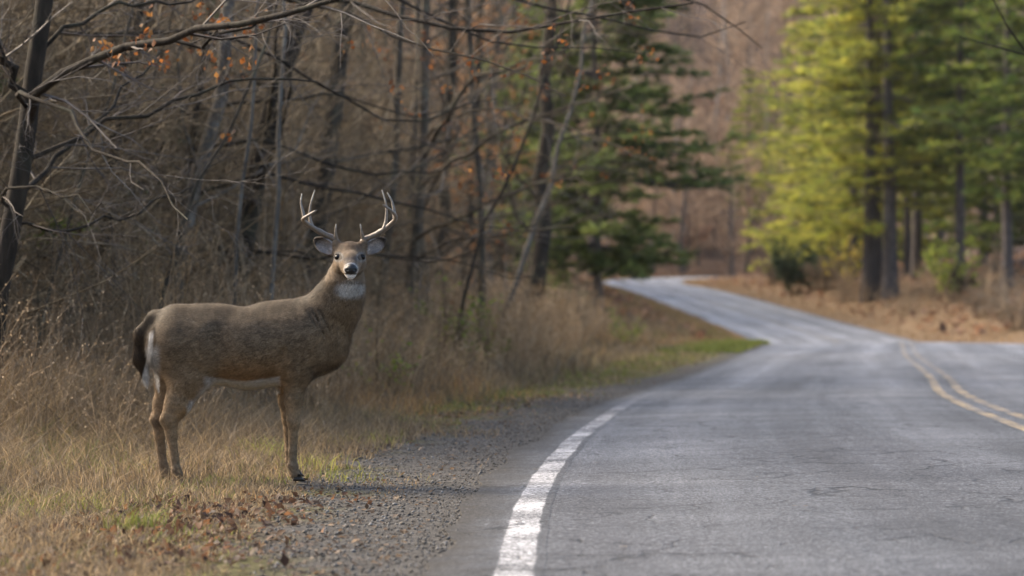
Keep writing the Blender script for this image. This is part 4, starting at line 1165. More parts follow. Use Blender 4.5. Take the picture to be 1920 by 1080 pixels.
# gravel
n_ = 22000
x, y, t = verge_pts(n_, 6.3, 26, -.16, 1.5, r)
gw_ = np.interp(y, [6, 7.5, 9, 12, 14.5, 20, 26, 40, 60], [.5, .6, .75, .88, .92, .78, .62, .45, .35])
k = in_view(x, y) & (t < gw_ * (1.15 - .4 * smoothnoise(x, y, .5, 61)))
x, y = x[k], y[k]; n_ = len(x); z = ground(x, y)
base = np.array([(1, 0, 0), (0, 1, 0), (-1, 0, 0), (0, -1, 0), (.1, .1, 1), (0, 0, -1)], float)
s = r.uniform(.003, .0085, n_) * (1 + .7 * (r.random(n_) < .05))
V = base[None] * r.uniform(.6, 1.2, (n_, 6, 1)) * s[:, None, None]
an = r.random(n_) * 6.283; ca, sa = np.cos(an)[:, None], np.sin(an)[:, None]
V = np.stack([V[..., 0] * ca - V[..., 1] * sa, V[..., 0] * sa + V[..., 1] * ca, V[..., 2] * .75], -1) + np.stack([x, y, z + s * .3], -1)[:, None]
f = np.array([(0, 1, 4), (1, 2, 4), (2, 3, 4), (3, 0, 4), (1, 0, 5), (2, 1, 5), (3, 2, 5), (0, 3, 5)])
F = (np.arange(n_)[:, None, None] * 6 + f[None]).reshape(-1, 3)
C = np.repeat(pick([(.085, .08, .075), (.055, .052, .048), (.15, .145, .14), (.04, .037, .033), (.10, .085, .068), (.12, .115, .11)], n_, r), 6, 0)
m_stone = mat_attr('gravel_stone', .8, .3, 60, 0, .3)
o = link('gravel', mesh('gravel', V, F, m_stone, C)); tag(o, 'loose grey gravel on the road shoulder before the deer', 'gravel', kind='stuff')

# ------------------------------------------------------------------ the deer
# modelled in units of 1/384 m: (u right, v down, w away from the camera), as a smooth union of tapered limbs
DY = 11.8
S = FPX / DY
def axis(bp):
    out = [bp[0][0]]
    for (a, h), (b, _) in zip(bp[:-1], bp[1:]):
        n = max(1, int(round((b - a) / h))); out += list(a + (b - a) * np.arange(1, n + 1) / n)
    return np.array(out, np.float32)
ax_u = axis([(236, 2.3), (560, 1.8), (580, 1.25), (740, 1)])
ax_v = axis([(432, 1.25), (540, 2.3), (930, 1)])
ax_w = axis([(-140, 1.35), (-20, 2.3), (66, 1)])
FLD = np.full((len(ax_u), len(ax_v), len(ax_w)), 60.0, np.float32)

def rcone(p, a, b, ra, rb):
    ba = b - a; l2 = float(ba @ ba)
    t = np.clip(((p - a) @ ba) / max(l2, 1e-6), 0, 1)
    return np.sqrt(((p - a - t[..., None] * ba) ** 2).sum(-1)) - (ra + (rb - ra) * t)
def ell(p, c, r):
    q = (p - c) / r
    k = np.sqrt((q * q).sum(-1)); k2 = np.sqrt(((q / r) ** 2).sum(-1))
    return k * (k - 1) / np.maximum(k2, 1e-6)
def smin(a, b, k):
    h = np.clip(.5 + .5 * (b - a) / k, 0, 1)
    return b + (a - b) * h - k * h * (1 - h)
def region(lo, hi):
    s = []
    for ax, l, h in zip((ax_u, ax_v, ax_w), lo, hi):
        i0 = max(0, np.searchsorted(ax, l) - 1); i1 = min(len(ax), np.searchsorted(ax, h) + 1)
        s.append(slice(i0, i1))
    g = np.stack(np.meshgrid(ax_u[s[0]], ax_v[s[1]], ax_w[s[2]], indexing='ij'), -1)
    return tuple(s), g
def put(f, lo, hi, k, sub=False):
    m = max(k * 1.6, 8)
    s, g = region(np.asarray(lo) - m, np.asarray(hi) + m)
    if g.size == 0: return
    d = f(g).astype(np.float32)
    if sub: FLD[s] = -smin(-FLD[s], d, k)
    else: FLD[s] = smin(FLD[s], d, k)
def cone(a, b, ra, rb, k=8, ws=1.0, sub=False):
    """ws squeezes the thickness along w"""
    a = np.array(a, np.float32); b = np.array(b, np.float32)
    r = max(ra, rb)
    def f(g):
        q = g.copy(); A = a.copy(); B = b.copy()
        if ws != 1.0:
            q[..., 2] /= ws; A[2] /= ws; B[2] /= ws
        return rcone(q, A, B, ra, rb) * (min(1.0, ws) if ws < 1 else 1)
    lo = np.minimum(a, b) - r; hi = np.maximum(a, b) + r
    put(f, lo, hi, k, sub)
def blob(c, r, k=8, sub=False, rot=None):
    c = np.array(c, np.float32); r = np.array(r, np.float32)
    if rot is None: f = lambda g: ell(g, c, r); e = r
    else: f = lambda g: ell((g - c) @ rot + c, c, r); e = np.full(3, r.max())
    put(f, c - e, c + e, k, sub)

# trunk of the body
cone((338, 641, 0), (400, 647, 0), 63, 68, 8, .76)
cone((400, 648, 0), (470, 653, 0), 70, 74, 14, .80)
cone((470, 653, 0), (530, 646, 0), 74, 72, 14, .80)
cone((530, 645, 0), (572, 636, 0), 72, 66, 14, .76)
cone((575, 637, 0), (600, 645, -2), 60, 54, 14, .72)
cone((330, 600, 0), (420, 602, 0), 26, 26, 20, .9)
cone((500, 596, 0), (582, 590, 0), 25, 30, 20, .8)
# neck and throat
cone((592, 632, -2), (628, 572, -8), 60, 47, 16, .72)
cone((630, 572, -8), (647, 526, -20), 44, 34, 14, .84)
cone((647, 526, -20), (655, 490, -34), 32.5, 26, 12, .95)
cone((638, 600, -8), (655, 545, -22), 26, 26, 14, .8)
# head, turned to the camera
blob((656, 480, -42), (28, 27, 31), 10)
cone((656, 484, -50), (657, 492, -84), 26, 19, 10)
cone((657, 492, -80), (658, 503, -110), 18.5, 14.0, 8)
cone((657, 498, -62), (657, 511, -104), 19, 10.5, 8)
cone((657, 513, -98), (657.5, 517.5, -110), 8, 6.5, 5)
for sx in (-1, 1):
    blob((656 + sx * 19.5, 476, -54), (9, 6.5, 13), 5)            # brow
    blob((656 + sx * 19, 496, -54), (11, 13, 20), 9)              # cheek
    blob((656 + sx * 22.4, 483, -62), (6, 5, 6), 3, sub=True)     # eye socket
    cone((656 + sx * 20, 463, -40), (656 + sx * 26, 457, -38), 10, 8, 5)   # pedicle
    # ears: cupped, wide open to the front
    e0 = np.array((656 + sx * 26, 474, -32.0)); e1 = np.array((656 + sx * 63, 450, -34.0))
    d = (e1 - e0) / np.linalg.norm(e1 - e0); fwd = np.array((sx * .28, .05, -.95)); fwd -= (fwd @ d) * d; fwd /= np.linalg.norm(fwd)
    rot = np.stack([d, np.cross(fwd, d), fwd], 1).astype(np.float32)
    ctr = e0 * .46 + e1 * .54
    s_, g_ = region(ctr - 34, ctr + 34)
    q = (g_ - ctr) @ rot
    taper = 1 - .25 * np.clip(q[..., 0] / 24, -1, 1) ** 2
    q2 = q.copy(); q2[..., 1] /= taper
    outer = ell(q2, np.zeros(3), np.array((25.5, 15.2, 9.0)))
    inner = ell(q2 - np.array((1.5, 0, 5.6)), np.zeros(3), np.array((22.5, 12.4, 9.5)))
    ear = np.maximum(outer, -inner)
    FLD[s_] = smin(FLD[s_], ear.astype(np.float32), 2.2)
    cone((656 + sx * 22, 476, -36), (656 + sx * 33, 469, -33), 9, 7, 5)
# hind legs
cone((335, 660, -16), (352, 712, -26), 48, 35, 26, .66)
cone((352, 712, -26), (334, 757, -30), 35, 24, 10, .62)
cone((334, 757, -30), (318, 786, -30), 23, 16.5, 8, .72)
cone((313, 783, -30), (307, 789, -30), 9, 7, 4)
cone((318, 786, -30), (322, 815, -30), 16, 11, 5, .85)
cone((322, 815, -30), (331, 880, -31), 9.8, 7.8, 5)
cone((331, 880, -31), (334, 892, -31), 10.2, 9.8, 3)
cone((334, 892, -31), (340, 910, -33), 8.8, 9, 4)
cone((328, 650, 14), (326, 712, 24), 50, 32, 14, .62)
cone((326, 712, 26), (310, 755, 28), 30, 21, 10, .62)
cone((310, 755, 28), (298, 786, 28), 20, 15.5, 8, .72)
cone((294, 783, 28), (288, 789, 28), 8, 7, 4)
cone((298, 786, 28), (299, 815, 28), 15, 10.5, 5, .85)
cone((299, 815, 28), (306, 872, 28), 10, 8.6, 5)
cone((306, 870, 28), (309, 884, 28), 9.5, 9.5, 4)
cone((309, 884, 28), (316, 902, 27), 8.6, 8.8, 4)
# fore legs
cone((570, 640, -22), (556, 690, -27), 42, 30, 26, .66)
cone((556, 690, -26), (551, 748, -26), 29, 17.5, 9, .72)
cone((551, 748, -26), (550.5, 786, -26), 16.5, 12.6, 6, .9)
blob((551, 791, -27), (12.6, 16, 12), 4)
cone((551, 800, -26), (549, 845, -26), 9.8, 7.6, 4)
cone((549, 845, -26), (549, 868, -26), 7.8, 8.2, 4); blob((549, 873, -26), (10.2, 8, 9.5), 3)
cone((549, 872, -26), (554, 890, -28), 9.2, 9.2, 4)
cone((556, 640, 24), (536, 700, 25), 42, 23, 12, .58)
cone((536, 700, 25), (536, 752, 25), 21, 13.5, 8, .75)
cone((536, 752, 25), (540, 786, 25), 13, 11, 6)
cone((540, 786, 25), (543, 845, 25), 10.4, 7.6, 4)
cone((543, 845, 25), (545, 864, 25), 8, 9, 4)
cone((545, 864, 25), (551, 882, 24), 8.8, 9, 4)
# tail, laid against the rump
cone((292, 598, 0), (270, 628, 2), 17, 17, 10, .7)
cone((270, 628, 2), (265, 672, 2), 17, 15, 6, .55)
cone((265, 672, 2), (276, 720, 2), 14, 3.5, 5, .5)
# hollow of the flank, folds and muscle edges
blob((406, 642, -71), (20, 46, 18), 20, sub=True)
cone((531, 660, -65), (524, 706, -60), 6, 5, 9, sub=True)
cone((392, 668, -66), (384, 716, -56), 7, 6, 12, sub=True)
blob((618, 650, -62), (14, 36, 14), 16, sub=True)
blob((345, 790, -44), (10, 14, 6), 6, sub=True)
for a, b_, r in (((586, 576, -42), (608, 630, -47), .9), ((595, 574, -45), (618, 618, -45), .7), ((578, 580, -42), (594, 614, -51), .6)):
    cone(a, b_, r + 2, r, 4, sub=True)
cone((527, 672, -62), (527, 708, -56), 4, 3, 12, sub=True)

def surface_nets(f, axs):
    nx, ny, nz = f.shape
    ins = f < 0
    c = np.zeros((nx - 1, ny - 1, nz - 1), np.int8)
    for a in (0, 1):
        for b_ in (0, 1):
            for d in (0, 1):
                c += ins[a:nx - 1 + a, b_:ny - 1 + b_, d:nz - 1 + d]
    act = (c > 0) & (c < 8)
    I = np.argwhere(act)
    idx = np.full(act.shape, -1, np.int32); idx[act] = np.arange(len(I))
    corners = [(a, b_, d) for a in (0, 1) for b_ in (0, 1) for d in (0, 1)]
    pos = np.zeros((len(I), 3)); cnt = np.zeros(len(I))
    def P(k): return np.stack([axs[j][I[:, j] + k[j]] for j in range(3)], -1)
    def Vv(k): return f[I[:, 0] + k[0], I[:, 1] + k[1], I[:, 2] + k[2]]
    for i, p in enumerate(corners):
        for q in corners[i + 1:]:
            if sum(abs(p[j] - q[j]) for j in range(3)) != 1: continue
            va, vb = Vv(p), Vv(q); m = (va < 0) != (vb < 0)
            t = np.where(m, va / np.where(m, va - vb, 1), 0)[:, None]
            pos += np.where(m[:, None], P(p) + (P(q) - P(p)) * t, 0); cnt += m
    pos /= cnt[:, None]
    quads = []
    for axn in range(3):
        u, v = [(1, 2), (2, 0), (0, 1)][axn]
        sl_a = [slice(1, -1)] * 3; sl_a[axn] = slice(0, -1)
        sl_b = list(sl_a); sl_b[axn] = slice(1, None)
        A, B = ins[tuple(sl_a)], ins[tuple(sl_b)]
        for flip, mask in ((False, A & ~B), (True, ~A & B)):
            e = np.argwhere(mask)
            e = e + np.array([0 if j == axn else 1 for j in range(3)])
            def cell(du, dv):
                k = e.copy(); k[:, u] -= du; k[:, v] -= dv
                return idx[k[:, 0], k[:, 1], k[:, 2]]
            q = np.stack([cell(1, 1), cell(0, 1), cell(0, 0), cell(1, 0)], -1)
            quads.append(q[:, ::-1] if flip else q)
    Q = np.concatenate(quads)
    return pos, Q[(Q >= 0).all(1)]
DP, DQ = surface_nets(FLD, (ax_u, ax_v, ax_w))
def edges_of(Q):
    e = np.concatenate([Q[:, [0, 1]], Q[:, [1, 2]], Q[:, [2, 3]], Q[:, [3, 0]]]); e.sort(1)
    return np.unique(e, axis=0)
DE = edges_of(DQ)
for it in range(6):
    lam = .5 if it % 2 == 0 else -.46
    acc = np.zeros_like(DP); cn = np.zeros(len(DP))
    for k in range(3):
        acc[:, k] = np.bincount(DE[:, 0], DP[DE[:, 1], k], len(DP)) + np.bincount(DE[:, 1], DP[DE[:, 0], k], len(DP))
    cn = np.bincount(DE.ravel(), minlength=len(DP))
    DP = DP + lam * (acc / np.maximum(cn, 1)[:, None] - DP)

ORIG = np.array([(440 - 960.0) / S, DY, 0.0])
def D3(p):
    """deer units to metres about the deer's foot point"""
    p = np.asarray(p, float).reshape(-1, 3)
    Y = DY + p[:, 2] / S
    X = (p[:, 0] - 960) * Y / FPX; Z = CAMZ + (600 - p[:, 1]) * Y / FPX
    return np.stack([X, Y, Z], -1) - ORIG
def vnormals(V, Q):
    a = np.cross(V[Q[:, 2]] - V[Q[:, 0]], V[Q[:, 3]] - V[Q[:, 1]])
    n = np.zeros_like(V)
    for k in range(4):
        for j in range(3): n[:, j] += np.bincount(Q[:, k], a[:, j], len(V))
    return unit(n)
DV = D3(DP)
DN = vnormals(DV, DQ)
if (DN * unit(DV - DV.mean(0))).sum() < 0:
    DQ = DQ[:, ::-1]; DN = -DN

# coat colours by place on the animal
def coat(p, nrm, rng):
    u, v, w_ = p.T
    n = len(p)
    nz = smoothnoise(u * .9 + w_ * .3, v + w_ * .6, 16, 141, 4); nf = smoothnoise(u * .38 + v * .12, v - u * .2 + w_, 2.6, 142, 3)
    grey = np.array((.120, .089, .060)); brown = np.array((.195, .131, .075)); tan = np.array((.240, .158, .088)); white = np.array((.62, .59, .56)); dark = np.array((.028, .020, .015))
    c = np.tile(brown, (n, 1))
    top = np.interp(u, [260, 330, 450, 580, 640], [600, 574, 578, 562, 480])
    dpt = v - top
    c = lerp(c, grey, sstep(110, 10, dpt) * .95)
    c = lerp(c, np.array((.060, .043, .029)), sstep(26, 2, dpt) * (u < 610) * .75)
    c = lerp(c, np.array((.26, .145, .065)), sstep(650, 706, v) * sstep(395, 430, u) * sstep(560, 520, u) * .75)   # warm lower flank
    c = lerp(c, tan, sstep(690, 780, v) * .85)                                                            # legs
    c = lerp(c, np.array((.15, .105, .068)), sstep(800, 880, v) * .6)
    # belly
    bel = sstep(np.interp(u, [380, 460, 530], [702, 712, 702]), np.interp(u, [380, 460, 530], [708, 718, 708]), v) * sstep(378, 398, u) * sstep(530, 520, u) * (v < 738)
    c = lerp(c, white * .80, bel)
    inn = ((u > 345) & (u < 400) & (v > 725) & (v < 800)) * sstep(.35, .8, nrm[:, 0]) * .8
    c = lerp(c, white * .7, inn)
    # rump patch and inner thighs behind
    rp = sstep(306, 292, u) * sstep(640, 660, v) * sstep(735, 700, v) * (w_ < 20)
    c = lerp(c, white * .62, rp * .9)
    c = lerp(c, dark * 1.5, sstep(306, 300, u) * sstep(782, 792, v) * sstep(812, 800, v) * .5)
    # tail
    tl = (u < 300) & (v > 588) & (v < 735) & (np.abs(w_ - 2) < 14)
    edge = np.interp(v, [600, 625, 660, 690, 725], [284, 280, 277, 270, 262])
    ft = sstep(edge + 9, edge - 4, u) * tl
    c = lerp(c, np.array((.062, .040, .025)), sstep(296, 276, u) * sstep(592, 628, v) * tl)
    c = lerp(c, white * .95, tl * sstep(edge, edge + 5, u) * sstep(612, 624, v))
    c = lerp(c, white * .95, tl * sstep(700, 716, v))
    wst = sstep(edge - 1, edge + 2, u) * sstep(edge + 11, edge + 7, u) * sstep(616, 626, v) * sstep(712, 700, v) * (w_ < 6) * (u < 300)
    c = lerp(c, white, wst * .95)
    # chest line and neck folds, their shade painted dark into the coat
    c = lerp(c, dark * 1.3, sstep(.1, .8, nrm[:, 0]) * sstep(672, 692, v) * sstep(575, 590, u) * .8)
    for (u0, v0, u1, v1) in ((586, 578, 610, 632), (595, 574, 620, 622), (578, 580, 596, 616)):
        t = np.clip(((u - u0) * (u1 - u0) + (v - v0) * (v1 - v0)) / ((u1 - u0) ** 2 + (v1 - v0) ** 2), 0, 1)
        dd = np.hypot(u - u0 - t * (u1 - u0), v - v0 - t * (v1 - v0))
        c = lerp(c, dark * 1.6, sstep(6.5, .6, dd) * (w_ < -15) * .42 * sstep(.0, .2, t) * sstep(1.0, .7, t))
    # neck lighter at front
    c = lerp(c, np.array((.185, .132, .082)), sstep(645, 675, u) * sstep(640, 540, v) * .7)
    # throat patch
    th = sstep(1.25, .65, np.hypot((u - 657) / 28, (v - 542 - 7 * (nf - .5)) / 17)) * (w_ < 0)
    c = lerp(c, white * .85, th)
    # head
    hd = (v < 532) & (u > 590) & (w_ < -5)
    c = lerp(c, np.array((.150, .104, .066)), hd * sstep(540, 520, v) * sstep(-25, -40, w_) * .9)
    c = lerp(c, np.array((.075, .045, .027)), hd * sstep(474, 462, v) * sstep(28, 20, np.abs(u - 656)) * .8)    # crown of the head
    c = lerp(c, np.array((.075, .060, .052)), hd * sstep(16, 8, np.abs(u - 657)) * sstep(478, 486, v) * sstep(500, 492, v) * (w_ < -60))   # bridge of nose
    for sx in (-1, 1):
        e = np.hypot((u - 656 - sx * 21.5) / 9.5, (v - 482) / 9.0)
        c = lerp(c, white * .24, hd * sstep(1.3, .8, e) * (w_ < -45) * .75)
        e = np.hypot((u - 656 - sx * 21.8) / 7.6, (v - 482.3) / 6.2)
        c = lerp(c, dark, hd * sstep(1.1, .85, e) * (w_ < -46))
        # inside and rim of the ears
        er = (np.abs(u - 656) > 33) & (v < 484) & (v > 440)
        c = lerp(c, np.array((.21, .18, .165)) * (.55 + .9 * nz)[:, None], er * sstep(.25, .55, -nrm[:, 1] if False else (-nrm[:, 1] * 0 + sstep(-.1, .3, -nrmw(nrm)))) * .8)
    ce = np.hypot((np.abs(u - 656) - 47) / 21, (v - 461) / 16.5)
    er = (np.abs(u - 656) > 30) & (v < 486)
    c = lerp(c, dark * 1.4, er * sstep(.74, .92, ce) * sstep(40, 50, np.abs(u - 656) + (474 - v) * .3) * .9)
    # muzzle
    mz = hd * (w_ < -86)
    c = lerp(c, white * .75, mz * sstep(1.12, .92, np.hypot((u - 658) / 13.8, (v - 505) / 12.4)) * .7)
    c = lerp(c, dark, mz * (np.abs(v - 513.6) < 1.3) * (np.abs(u - 657.5) < 11))
    c = lerp(c, white * .9, mz * sstep(514, 516, v))
    c = c * (1 + .5 * (nz - .5) + 1.0 * (nf - .5))[:, None]
    return np.clip(c, .006, .85)
def nrmw(nrm): return nrm[:, 1]
rd = np.random.default_rng(77)
DC = coat(DP, DN, rd)
m_coat, n, l, b = new_mat('deer_coat')
a = N(n, 'ShaderNodeAttribute', attribute_name='col')
tc = N(n, 'ShaderNodeTexCoord')
n1 = noise(n, l, tc.outputs['Object'], 160, 3, .7)
c = mixc(n, l, 1, a.outputs['Color'], ramp(n, l, n1.outputs[0], [(.3, .7), (.7, 1.3)]).outputs[0], 'MULTIPLY')
l.new(c, b.inputs['Base Color'])
b.inputs['Roughness'].default_value = .75
b.inputs['Specular IOR Level'].default_value = .2
b.inputs['Sheen Weight'].default_value = .25
b.inputs['Sheen Roughness'].default_value = .4
b.inputs['Sheen Tint'].default_value = (1, .85, .65, 1)
bump(n, l, n1.outputs[0], .4, .004, b)
m_fur, n, l, b = new_mat('deer_fur')
a = N(n, 'ShaderNodeAttribute', attribute_name='col')
l.new(a.outputs['Color'], b.inputs['Base Color'])
b.inputs['Roughness'].default_value = .6
b.inputs['Specular IOR Level'].default_value = .25
t = N(n, 'ShaderNodeBsdfTranslucent'); l.new(a.outputs['Color'], t.inputs['Color'])
mx = N(n, 'ShaderNodeMixShader'); mx.inputs[0].default_value = .35
l.new(b.outputs[0], mx.inputs[1]); l.new(t.outputs[0], mx.inputs[2]); l.new(mx.outputs[0], n['Material Output'].inputs['Surface'])

deer = empty('deer', ORIG)
tag(deer, 'antlered white-tailed buck standing side-on at the roadside, head turned to camera', 'deer')
link('body', mesh('body', DV, DQ, m_coat, DC, True), deer)

# short hair over the whole body
q = DV[DQ]; ar = np.linalg.norm(np.cross(q[:, 2] - q[:, 0], q[:, 3] - q[:, 1]), axis=1)
NH = 135000
pk = rd.choice(len(DQ), NH, p=ar / ar.sum())
uv = rd.random((NH, 2)); w4 = np.stack([(1 - uv[:, 0]) * (1 - uv[:, 1]), uv[:, 0] * (1 - uv[:, 1]), uv[:, 0] * uv[:, 1], (1 - uv[:, 0]) * uv[:, 1]], -1)
hp = (DP[DQ[pk]] * w4[..., None]).sum(1); hv = (DV[DQ[pk]] * w4[..., None]).sum(1); hn = unit((DN[DQ[pk]] * w4[..., None]).sum(1)); hc = (DC[DQ[pk]] * w4[..., None]).sum(1)
flow = np.tile(np.array((-1.0, 0, -.45)), (NH, 1))
hu, hvv, hw = hp.T
nk = sstep(585, 640, hu) * (hvv < 690); flow = flow * (1 - nk[:, None]) + np.array((-.35, .1, -1.0)) * nk[:, None]
lg = sstep(700, 760, hvv)[:, None]; flow = flow * (1 - lg) + np.array((0, 0, -1.0)) * lg
hdm = ((hvv < 525) & (hw < -25)).astype(float)[:, None]; flow = flow * (1 - hdm) + (np.array((0, 1.0, .5)) + np.stack([np.sign(hu - 656) * .5, 0 * hu, 0 * hu], -1)) * hdm
tlm = ((hu < 292) & (hvv > 590) & (hvv < 735)).astype(float)[:, None]; flow = flow * (1 - tlm) + np.array((.05, 0, -1.0)) * tlm
flow = unit(flow - (flow * hn).sum(1, keepdims=True) * hn)
ln = np.interp(hvv, [460, 520, 700, 760, 900], [.009, .018, .017, .010, .008])
ln = np.where(hdm[:, 0] > 0, .007, ln); ln = np.where(hw < -80, .004, ln); ln = np.where(tlm[:, 0] > 0, .024, ln)
ln = np.where((np.hypot((hu - 656) / 30, (hvv - 543) / 20) < 1), .019, ln)
ln = np.where((np.abs(hu - 656) > 30) & (hvv < 484), .006, ln)
eye = np.min([np.hypot((hu - 656 - s_ * 22) / 9.5, (hvv - 482) / 8.0) for s_ in (-1, 1)], axis=0)
ok = ~((hw < -38) & (eye < 1)) & ~((hw < -96) & (np.hypot((hu - 658) / 13, (hvv - 505) / 11) < 1))
hv, hn, hc, flow, ln, hp = (x[ok] for x in (hv, hn, hc, flow, ln, hp)); NH = len(hv)
ln = (ln * rd.uniform(.6, 1.3, NH))[:, None]
dirn = unit(flow + hn * .38 + rd.normal(size=(NH, 3)) * .17)
sd_ = unit(np.cross(dirn, hn)) * .0010
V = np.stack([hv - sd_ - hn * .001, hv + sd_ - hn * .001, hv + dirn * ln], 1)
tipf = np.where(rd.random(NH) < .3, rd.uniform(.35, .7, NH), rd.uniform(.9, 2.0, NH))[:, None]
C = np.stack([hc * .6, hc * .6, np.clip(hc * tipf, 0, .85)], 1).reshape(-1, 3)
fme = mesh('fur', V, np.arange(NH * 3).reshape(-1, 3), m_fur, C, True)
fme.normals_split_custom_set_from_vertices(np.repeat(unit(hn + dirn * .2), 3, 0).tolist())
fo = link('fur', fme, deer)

# eyes, nose
m_eye, n, l, b = new_mat('deer_eye'); b.inputs['Base Color'].default_value = (.006, .004, .003, 1); b.inputs['Roughness'].default_value = .08; b.inputs['Specular IOR Level'].default_value = .22
m_nose, n, l, b = new_mat('deer_nose'); tc = N(n, 'ShaderNodeTexCoord'); nz = noise(n, l, tc.outputs['Object'], 420, 2, .5)
b.inputs['Base Color'].default_value = (.008, .008, .009, 1); b.inputs['Roughness'].default_value = .42; bump(n, l, nz.outputs[0], .5, .002, b)
def uvball(c, r, nu=18, nv=12, shape=None):
    th = np.linspace(0, 2 * np.pi, nu, endpoint=False); ph = np.linspace(0, np.pi, nv)
    P = np.stack([np.outer(np.sin(ph), np.cos(th)), np.outer(np.cos(ph), np.ones(nu)), np.outer(np.sin(ph), np.sin(th))], -1)
    if shape: P = shape(P)
    V = np.array(c) + P.reshape(-1, 3) * np.array(r)
    i, j = np.meshgrid(np.arange(nv - 1), np.arange(nu), indexing='ij')
    F = np.stack([i * nu + j, i * nu + (j + 1) % nu, (i + 1) * nu + (j + 1) % nu, (i + 1) * nu + j], -1).reshape(-1, 4)
    return V, F
for sx in (-1, 1):
    V, F = uvball((656 + sx * 21.4, 482.3, -66.0), (7.4, 6.2, 7.6))
    link('eye', mesh('eye', D3(V), F, m_eye, None, True), deer)
def nose_shape(P):
    x, y, z = P[..., 0], P[..., 1], P[..., 2]
    wdt = 1 - .22 * np.clip(y, 0, 1) - .05 * np.clip(-y, 0, 1)
    P = P.copy(); P[..., 0] = x * wdt
    for sx in (-1, 1):
        dn = np.hypot((P[..., 0] - sx * .55) / .24, (y + .12) / .2); P[..., 2] = P[..., 2] + np.where(z < 0, .5 * np.clip(1 - dn, 0, 1), 0)
    P[..., 2] += np.where(z < 0, .16 * np.exp(-(P[..., 0] / .1) ** 2) * (y > -.9) * (y < .1), 0)
    return P
V, F = uvball((658, 505.5, -119.5), (12.6, 10.6, 10.5), 36, 26, nose_shape)
V[:, 1] = 1010 - V[:, 1]
link('nose', mesh('nose', D3(V), F, m_nose, None, True), deer)

# antlers
m_antler, n, l, b = new_mat('antler'); tc = N(n, 'ShaderNodeTexCoord')
a = N(n, 'ShaderNodeAttribute', attribute_name='col'); nz = noise(n, l, tc.outputs['Object'], 90, 5, .7)
c = mixc(n, l, 1, a.outputs['Color'], ramp(n, l, nz.outputs[0], [(.3, .6), (.7, 1.25)]).outputs[0], 'MULTIPLY')
l.new(c, b.inputs['Base Color']); b.inputs['Roughness'].default_value = .45; bump(n, l, nz.outputs[0], .6, .004, b)
def spline(P, k):
    P = np.asarray(P, float); t = np.linspace(0, len(P) - 1.0001, k); i = t.astype(int); f = (t - i)[:, None]
    g = lambda j: P[np.clip(j, 0, len(P) - 1)]
    a0, a1, a2, a3 = g(i - 1), g(i), g(i + 1), g(i + 2)
    return .5 * (2 * a1 + (a2 - a0) * f + (2 * a0 - 5 * a1 + 4 * a2 - a3) * f ** 2 + (3 * a1 - a0 - 3 * a2 + a3) * f ** 3)
def antler(beam, tines):
    A = Acc()
    for pts, r0, r1, tone in [(beam, 6.6, 2.0, 0)] + [(t, r, .9, 1) for t, r in tines]:
        k = 26 if tone == 0 else 16
        P = spline(pts, k); s = np.linspace(0, 1, k)
        R = r0 + (r1 - r0) * s ** (1.25 if tone == 0 else .9)
        if tone == 0: R[0] *= 1.35; R[1] *= 1.2; R[-1] = .8; R *= 1 + .05 * rd.normal(size=k) * (s < .4)
        V, F = tubes(P[None], R[None], 10, True)
        base = np.array((.105, .072, .048)); pale = np.array((.27, .222, .172)); ivory = np.array((.50, .45, .38))
        f = s ** .8 * .75 if tone == 0 else .35 + .65 * s
        cc = base * (1 - f[:, None]) + pale * f[:, None]; cc = np.where((s > .75)[:, None] & (tone == 1), ivory * .8 + cc * .2, cc)
        A.add(D3(V), F[:, ::-1], np.repeat(cc, 10, 0))
    link('antler', A.mesh('antler', m_antler, True), deer)
antler([(635, 462, -36), (627, 449, -34), (610, 440, -36), (590, 429, -44), (574, 418, -58), (568, 411, -76), (576, 405, -92), (594, 394, -104)],
       [([(630, 448, -36), (629, 436, -42), (630, 420, -46)], 4.4), ([(586, 427, -47), (581, 410, -44), (582, 385, -44), (590, 356, -48)], 4.6), ([(571, 412, -68), (568, 398, -66), (564, 380, -64), (566, 363, -66)], 4.2)])
antler([(677, 462, -36), (684, 449, -34), (702, 441, -36), (722, 429, -44), (737, 416, -58), (742, 407, -76), (735, 396, -92), (717, 383, -104)],
       [([(681, 448, -36), (678, 436, -42), (675.5, 420, -46)], 4.4), ([(720, 429, -46), (724, 412, -44), (724, 385, -44), (716, 356, -48)], 4.6), ([(740, 409, -70), (738, 392, -66), (734, 376, -64), (726, 361, -66)], 4.2)])

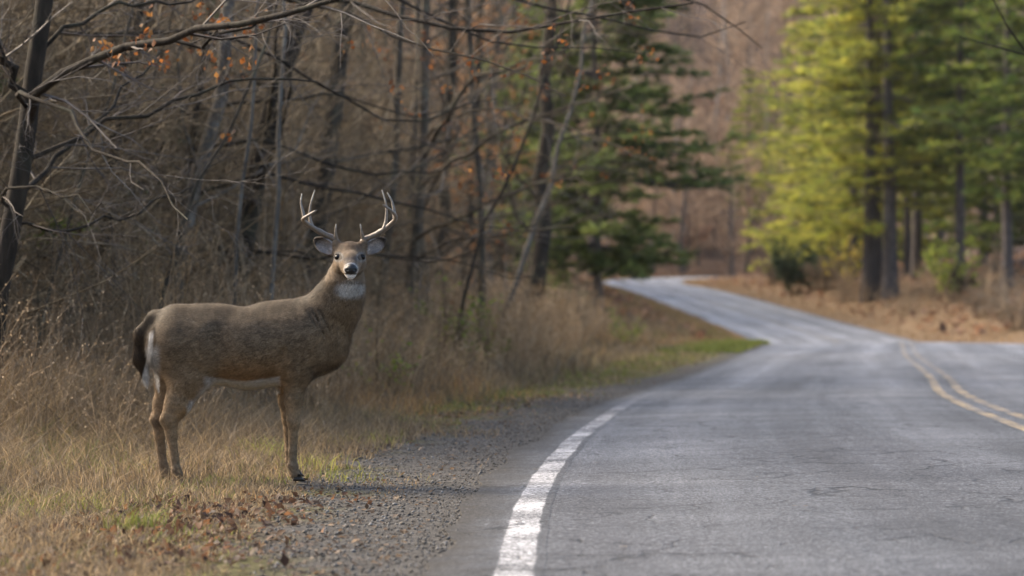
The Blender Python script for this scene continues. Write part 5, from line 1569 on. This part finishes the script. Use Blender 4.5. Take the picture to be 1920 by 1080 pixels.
# hooves: cloven, two toes each
m_hoof, n, l, b = new_mat('hoof'); b.inputs['Base Color'].default_value = (.022, .017, .013, 1); b.inputs['Roughness'].default_value = .5
tc = N(n, 'ShaderNodeTexCoord'); nz = noise(n, l, tc.outputs['Object'], 200, 3, .6); bump(n, l, nz.outputs[0], .4, .003, b)
for (hu_, hv_, hw_) in ((343, 909, -33), (319, 900, 27), (557, 889, -28), (555, 880, 24)):
    A = Acc()
    for sw in (-1, 1):
        ring = []
        for (vv, bk, fr, hwid) in ((0, -8, 7, 4.4), (8, -8, 12, 5.0), (13, -8.5, 17, 5.2)):
            prof = [(bk, 0), (bk * .6, hwid), (fr * .4, hwid), (fr * .85, hwid * .55), (fr, 0), (fr * .7, -hwid * .35), (bk * .6, -hwid * .4)]
            ring.append([(hu_ + p[0], hv_ + vv, hw_ + sw * (3.6 + p[1] * .95)) for p in prof])
        V = np.array(ring).reshape(-1, 3); m = 7
        F = [(i * m + j, i * m + (j + 1) % m, (i + 1) * m + (j + 1) % m, (i + 1) * m + j) for i in range(2) for j in range(m)]
        F += [(2 * m, 2 * m + j, 2 * m + j + 1, 2 * m + j + 1) for j in range(1, m - 1)] + [(0, j, j + 1, j + 1) for j in range(1, m - 1)]
        A.add(D3(V), np.array(F))
    link('hoof', A.mesh('hoof', m_hoof), deer)

# ------------------------------------------------------------------ the air: a faint haze over the valley
hz = bpy.data.meshes.new('haze')
x0, x1, y0_, y1_, z0, z1 = -420, 480, -90, 760, -14, 260
hz.from_pydata([(x0, y0_, z0), (x1, y0_, z0), (x1, y1_, z0), (x0, y1_, z0), (x0, y0_, z1), (x1, y0_, z1), (x1, y1_, z1), (x0, y1_, z1)], [],
               [(3, 2, 1, 0), (4, 5, 6, 7), (0, 1, 5, 4), (1, 2, 6, 5), (2, 3, 7, 6), (3, 0, 4, 7)])
m_haze = bpy.data.materials.new('haze'); m_haze.use_nodes = True
nn_ = m_haze.node_tree.nodes; nn_.remove(nn_['Principled BSDF'])
pv_ = nn_.new('ShaderNodeVolumePrincipled'); pv_.inputs['Color'].default_value = (1, .97, .93, 1); pv_.inputs['Density'].default_value = .00007; pv_.inputs['Anisotropy'].default_value = .2
m_haze.node_tree.links.new(pv_.outputs[0], nn_['Material Output'].inputs['Volume'])
hz.materials.append(m_haze)
ho = link('haze', hz); tag(ho, 'faint pale haze in the air over the valley', 'haze', kind='stuff')
